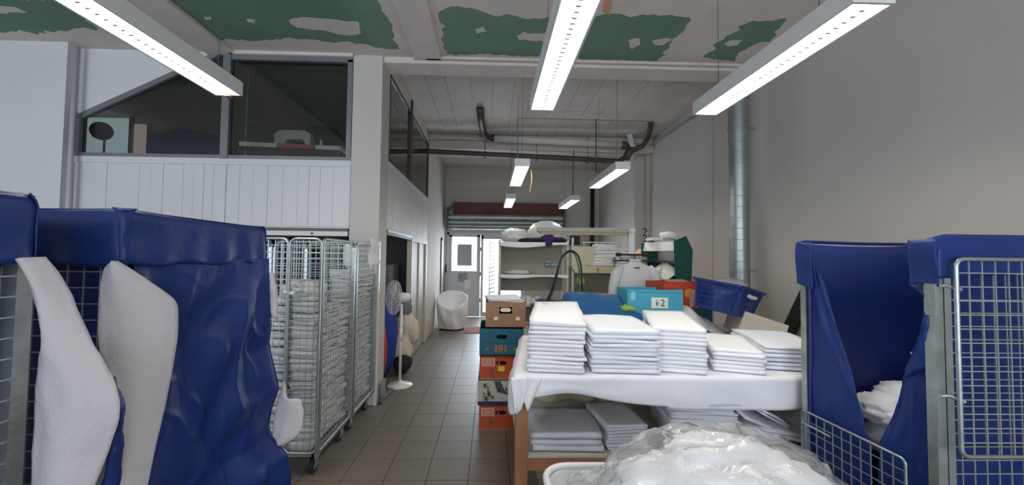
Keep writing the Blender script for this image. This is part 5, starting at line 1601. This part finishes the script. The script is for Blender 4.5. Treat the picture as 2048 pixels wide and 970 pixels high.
# ------------------------------------------------------------------ rear shelving with goods
sf = empty('shelf_unit', (.15, 6.95, 0), 'cream metal shelving with three shelves standing before the far door', 'shelving')
S0 = Vector((.15, 6.95, 0))
sw = 1.22
for x in (0, sw - .03):
    for y in (0, .45):
        MB().b2(x, x + .035, y, y + .035, 0, 1.90).build('post', shelf_m, sf)
for z in (.35, .74, 1.25, 1.82):
    MB().b2(0, sw, -.005, .49, z, z + .035).build('shelf', shelf_m, sf, bevel=.004)
MB().b2(.03, sw - .02, .47, .48, .98, 1.86).build('back_board', shelfback_m, sf)
MB().b2(.03, sw - .02, .47, .48, .40, .78).build('back_board', shelfback_m, sf)
MB().b2(0, .012, .03, .45, .4, 1.86).build('side_mesh', shelf_m, sf)
# covers on shelves
o = MB().grid(lambda u, v: (lerp(.15, 1.37, u), 6.935 - .012 * math.sin(u * 15), 1.865 - (.07 + .03 * math.sin(u * 5)) * v), 30, 4).build('shelf_cloth', towel_m, smooth=True, solid=.006)
tag(o, 'white cloth edge hanging over the top shelf of the cream shelving', 'cloth')
o = MB().grid(lambda u, v: (lerp(.15, 1.37, u), 6.935 - .012 * math.sin(u * 12), 1.295 - (.05 + .02 * math.sin(u * 7)) * v), 30, 4).build('shelf_cloth', towel_m, smooth=True, solid=.006)
tag(o, 'white cloth edge hanging over the middle shelf of the cream shelving', 'cloth')
o = MB().lump((.43, 7.15, 1.98), (.26, .18, .13), .25, 3, 161, sub=4, flat=.9).build('plastic_bag', milky_m, smooth=True)
tag(o, 'milky bag of packed goods at the left on the top shelf', 'plastic bag')
o = MB().lump((.43, 7.15, 1.98), (.22, .15, .11), .25, 3, 162, sub=3, flat=.9).build('packed_goods', paper_m, smooth=True)
tag(o, 'cream paper goods inside the left bag on the top shelf', 'goods')
o = MB().lump((1.00, 7.18, 2.05), (.31, .2, .21), .12, 2.4, 165, sub=4, flat=.9).build('plastic_bag', milky_m, smooth=True)
tag(o, 'big round milky plastic bag on the top shelf', 'plastic bag')
o = MB().lump((.78, 7.02, 1.90), (.30, .10, .045), .2, 2.5, 167).build('dark_clothes', blackcloth_m, smooth=True)
tag(o, 'dark folded clothes on the front of the top shelf', 'clothes')
o = MB().lump((1.02, 7.0, 1.92), (.13, .09, .09), .3, 2.5, 169).build('purple_cloth', purple_m, smooth=True)
tag(o, 'purple cloth hanging over the top shelf edge', 'cloth')
o = MB().lump((1.02, 6.925, 1.85), (.06, .03, .06), .3, 2.5, 170).build('purple_cloth', purple_m, smooth=True)
tag(o, 'small purple cloth end hanging below the purple cloth', 'cloth')
o = MB().lump((1.22, 7.05, 1.91), (.13, .09, .055), .2, 2.5, 171).build('dark_clothes', blackcloth_m, smooth=True)
tag(o, 'black folded clothes at the right end of the top shelf', 'clothes')
o = MB().box((1.50, 7.2, 1.92), (.20, .2, .17), .2).build('black_bin', black_m, bevel=.01)
tag(o, 'black angular bin beside the top shelf, behind the tube lamp', 'bin')
o = MB().lump((.48, 7.12, 1.33), (.22, .14, .05), .3, 3, 173, flat=.8).build('plastic_bag', milky_m, smooth=True)
tag(o, 'flat plastic-wrapped goods on the middle shelf', 'plastic bag')
for k in range(4):
    x = 1.02 + .10 * (k % 2); z = 1.45 + .05 * (k // 2) if k < 3 else 1.30
    o = MB().b2(x, x + .09, 7.1, 7.2, z, z + .035).build('tissue_pack', mat('pale_cyan', (.22, .45, .52), .6), bevel=.006)
    if k < 3: o.location = (0, .24, 0)
    tag(o, 'pale cyan pack on the cream shelving, ' + ('left lower of the group', 'right lower of the group', 'left upper of the group', 'alone on the middle shelf')[k], 'pack', 'pale cyan packs')
for k in range(8):
    x = .20 + k * .09
    o = MB().b2(x, x + .075, 7.08, 7.3, .775, .775 + .09 + .02 * (k % 3)).build('bright_box', paper_m if k % 3 else wplas_m)
    tag(o, 'small white box on the low shelf, ' + ORD[k].replace('lowest', 'first') + ' from the left', 'box', 'white boxes on the low shelf')
# second shelving / cream cabinet to its right
s2 = empty('cream_rack', (1.42, 6.9, 0), 'cream rack with panelled front right of the shelving', 'rack')
MB().b2(0, .035, 0, .035, 0, 1.95).build('post', shelf_m, s2)
MB().b2(1.36, 1.395, 0, .035, 0, 1.30).build('post', shelf_m, s2)
MB().b2(.035, .80, .01, .03, 1.48, 1.80).build('front_panel', mat('cream_panel', (.56, .52, .38), .5), s2)
MB().b2(.0, 1.40, -.05, .5, 1.40, 1.46).build('shelf', MATS['cream_panel'], s2)
MB().b2(.035, 1.40, -.055, -.05, 1.34, 1.44).build('shelf_front', MATS['cream_panel'], s2)
MB().b2(.42, .46, -.06, -.055, 1.35, 1.43).build('red_mark', mat('salmon_mark', (.6, .18, .12), .6), s2)
MB().b2(.10, .16, -.06, -.055, 1.36, 1.41).build('cyan_mark', MATS['pale_cyan'], s2)
MB().b2(.0, 1.40, .48, .5, .4, 1.40).build('back_board', shelfback_m, s2)
MB().b2(.0, 1.40, 0, .5, .95, .98).build('shelf', shelf_m, s2)
o = MB().b2(1.70, 2.42, 7.0, 7.2, 1.88, 1.89).build('top_board', paper_m)
o = tag(o, 'white board lying level above the cream rack', 'board')
o.location = (0, .1, 0)
MB().b2(1.72, 1.74, 7.18, 7.2, 1.46, 1.88).b2(2.38, 2.40, 7.18, 7.2, 1.46, 1.88).build('prop', shelf_m, o)
wb = MB().b2(1.38, 2.28, 10.30, 10.44, 2.02, 2.32).build('wall_unit', paper_m, bevel=.01)
tag(wb, 'long white wall unit with a dark dial on the far wall above the cream rack', 'wall unit')
MB().cyl((1.62, 10.27, 2.22), (1.62, 10.30, 2.22), .04).build('dial', black_m, wb)
o = MB().cyl((1.58, 6.84, 1.20), (1.58, 6.85, 1.20), .07, seg=20).build('lime_disc', lime_m)
o.location = (0, .06, 0)
tag(o, 'lime green round disc below the cream rack shelf', 'disc')
MB().b2(1.57, 1.59, 6.86, 6.90, 1.20, 1.35).build('hook', metal_m, o)
for st, (x0, n_, w_) in enumerate(((2.02, 7, .36), (2.30, 6, .30))):
    for k in range(n_):
        o = folded_mesh(w_, .30, .052, 400 + k + st * 9, layers=2, wob=2.0, nx=6, ny=5).build('folded_sheet', towel_m, smooth=True)
        o.location = (x0 + random.uniform(-.02, .02) + (.03 if k < 3 else 0) * (-1 if st == 0 else 1), 6.87, 1.465 + k * .054); o.rotation_euler = (0, 0, random.uniform(-.06, .06))
        tag(o, 'white folded sheet on the cream rack, %s up in the %s pile' % (ORD[k], ('left', 'right')[st]), 'folded cloth', 'sheets on the cream rack')
o = MB().lump((1.78, 6.98, 1.50), (.12, .07, .05), .3, 3, 181).build('plastic_wrap', milky_m, smooth=True)
tag(o, 'scrap of plastic wrap in front of the cream panel', 'plastic')
# black hooks on the pilaster
hk = empty('wall_hooks', (3.04, 7.78, 2.0), 'row of small black hooks on the pilaster at the right', 'hooks')
for k in range(3):
    MB().tube([(-.02, .01, .18 - k * .12), (.0, -.04, .20 - k * .12), (.03, -.03, .15 - k * .12), (.01, -.01, .11 - k * .12)], .014).build('hook', black_m, hk)
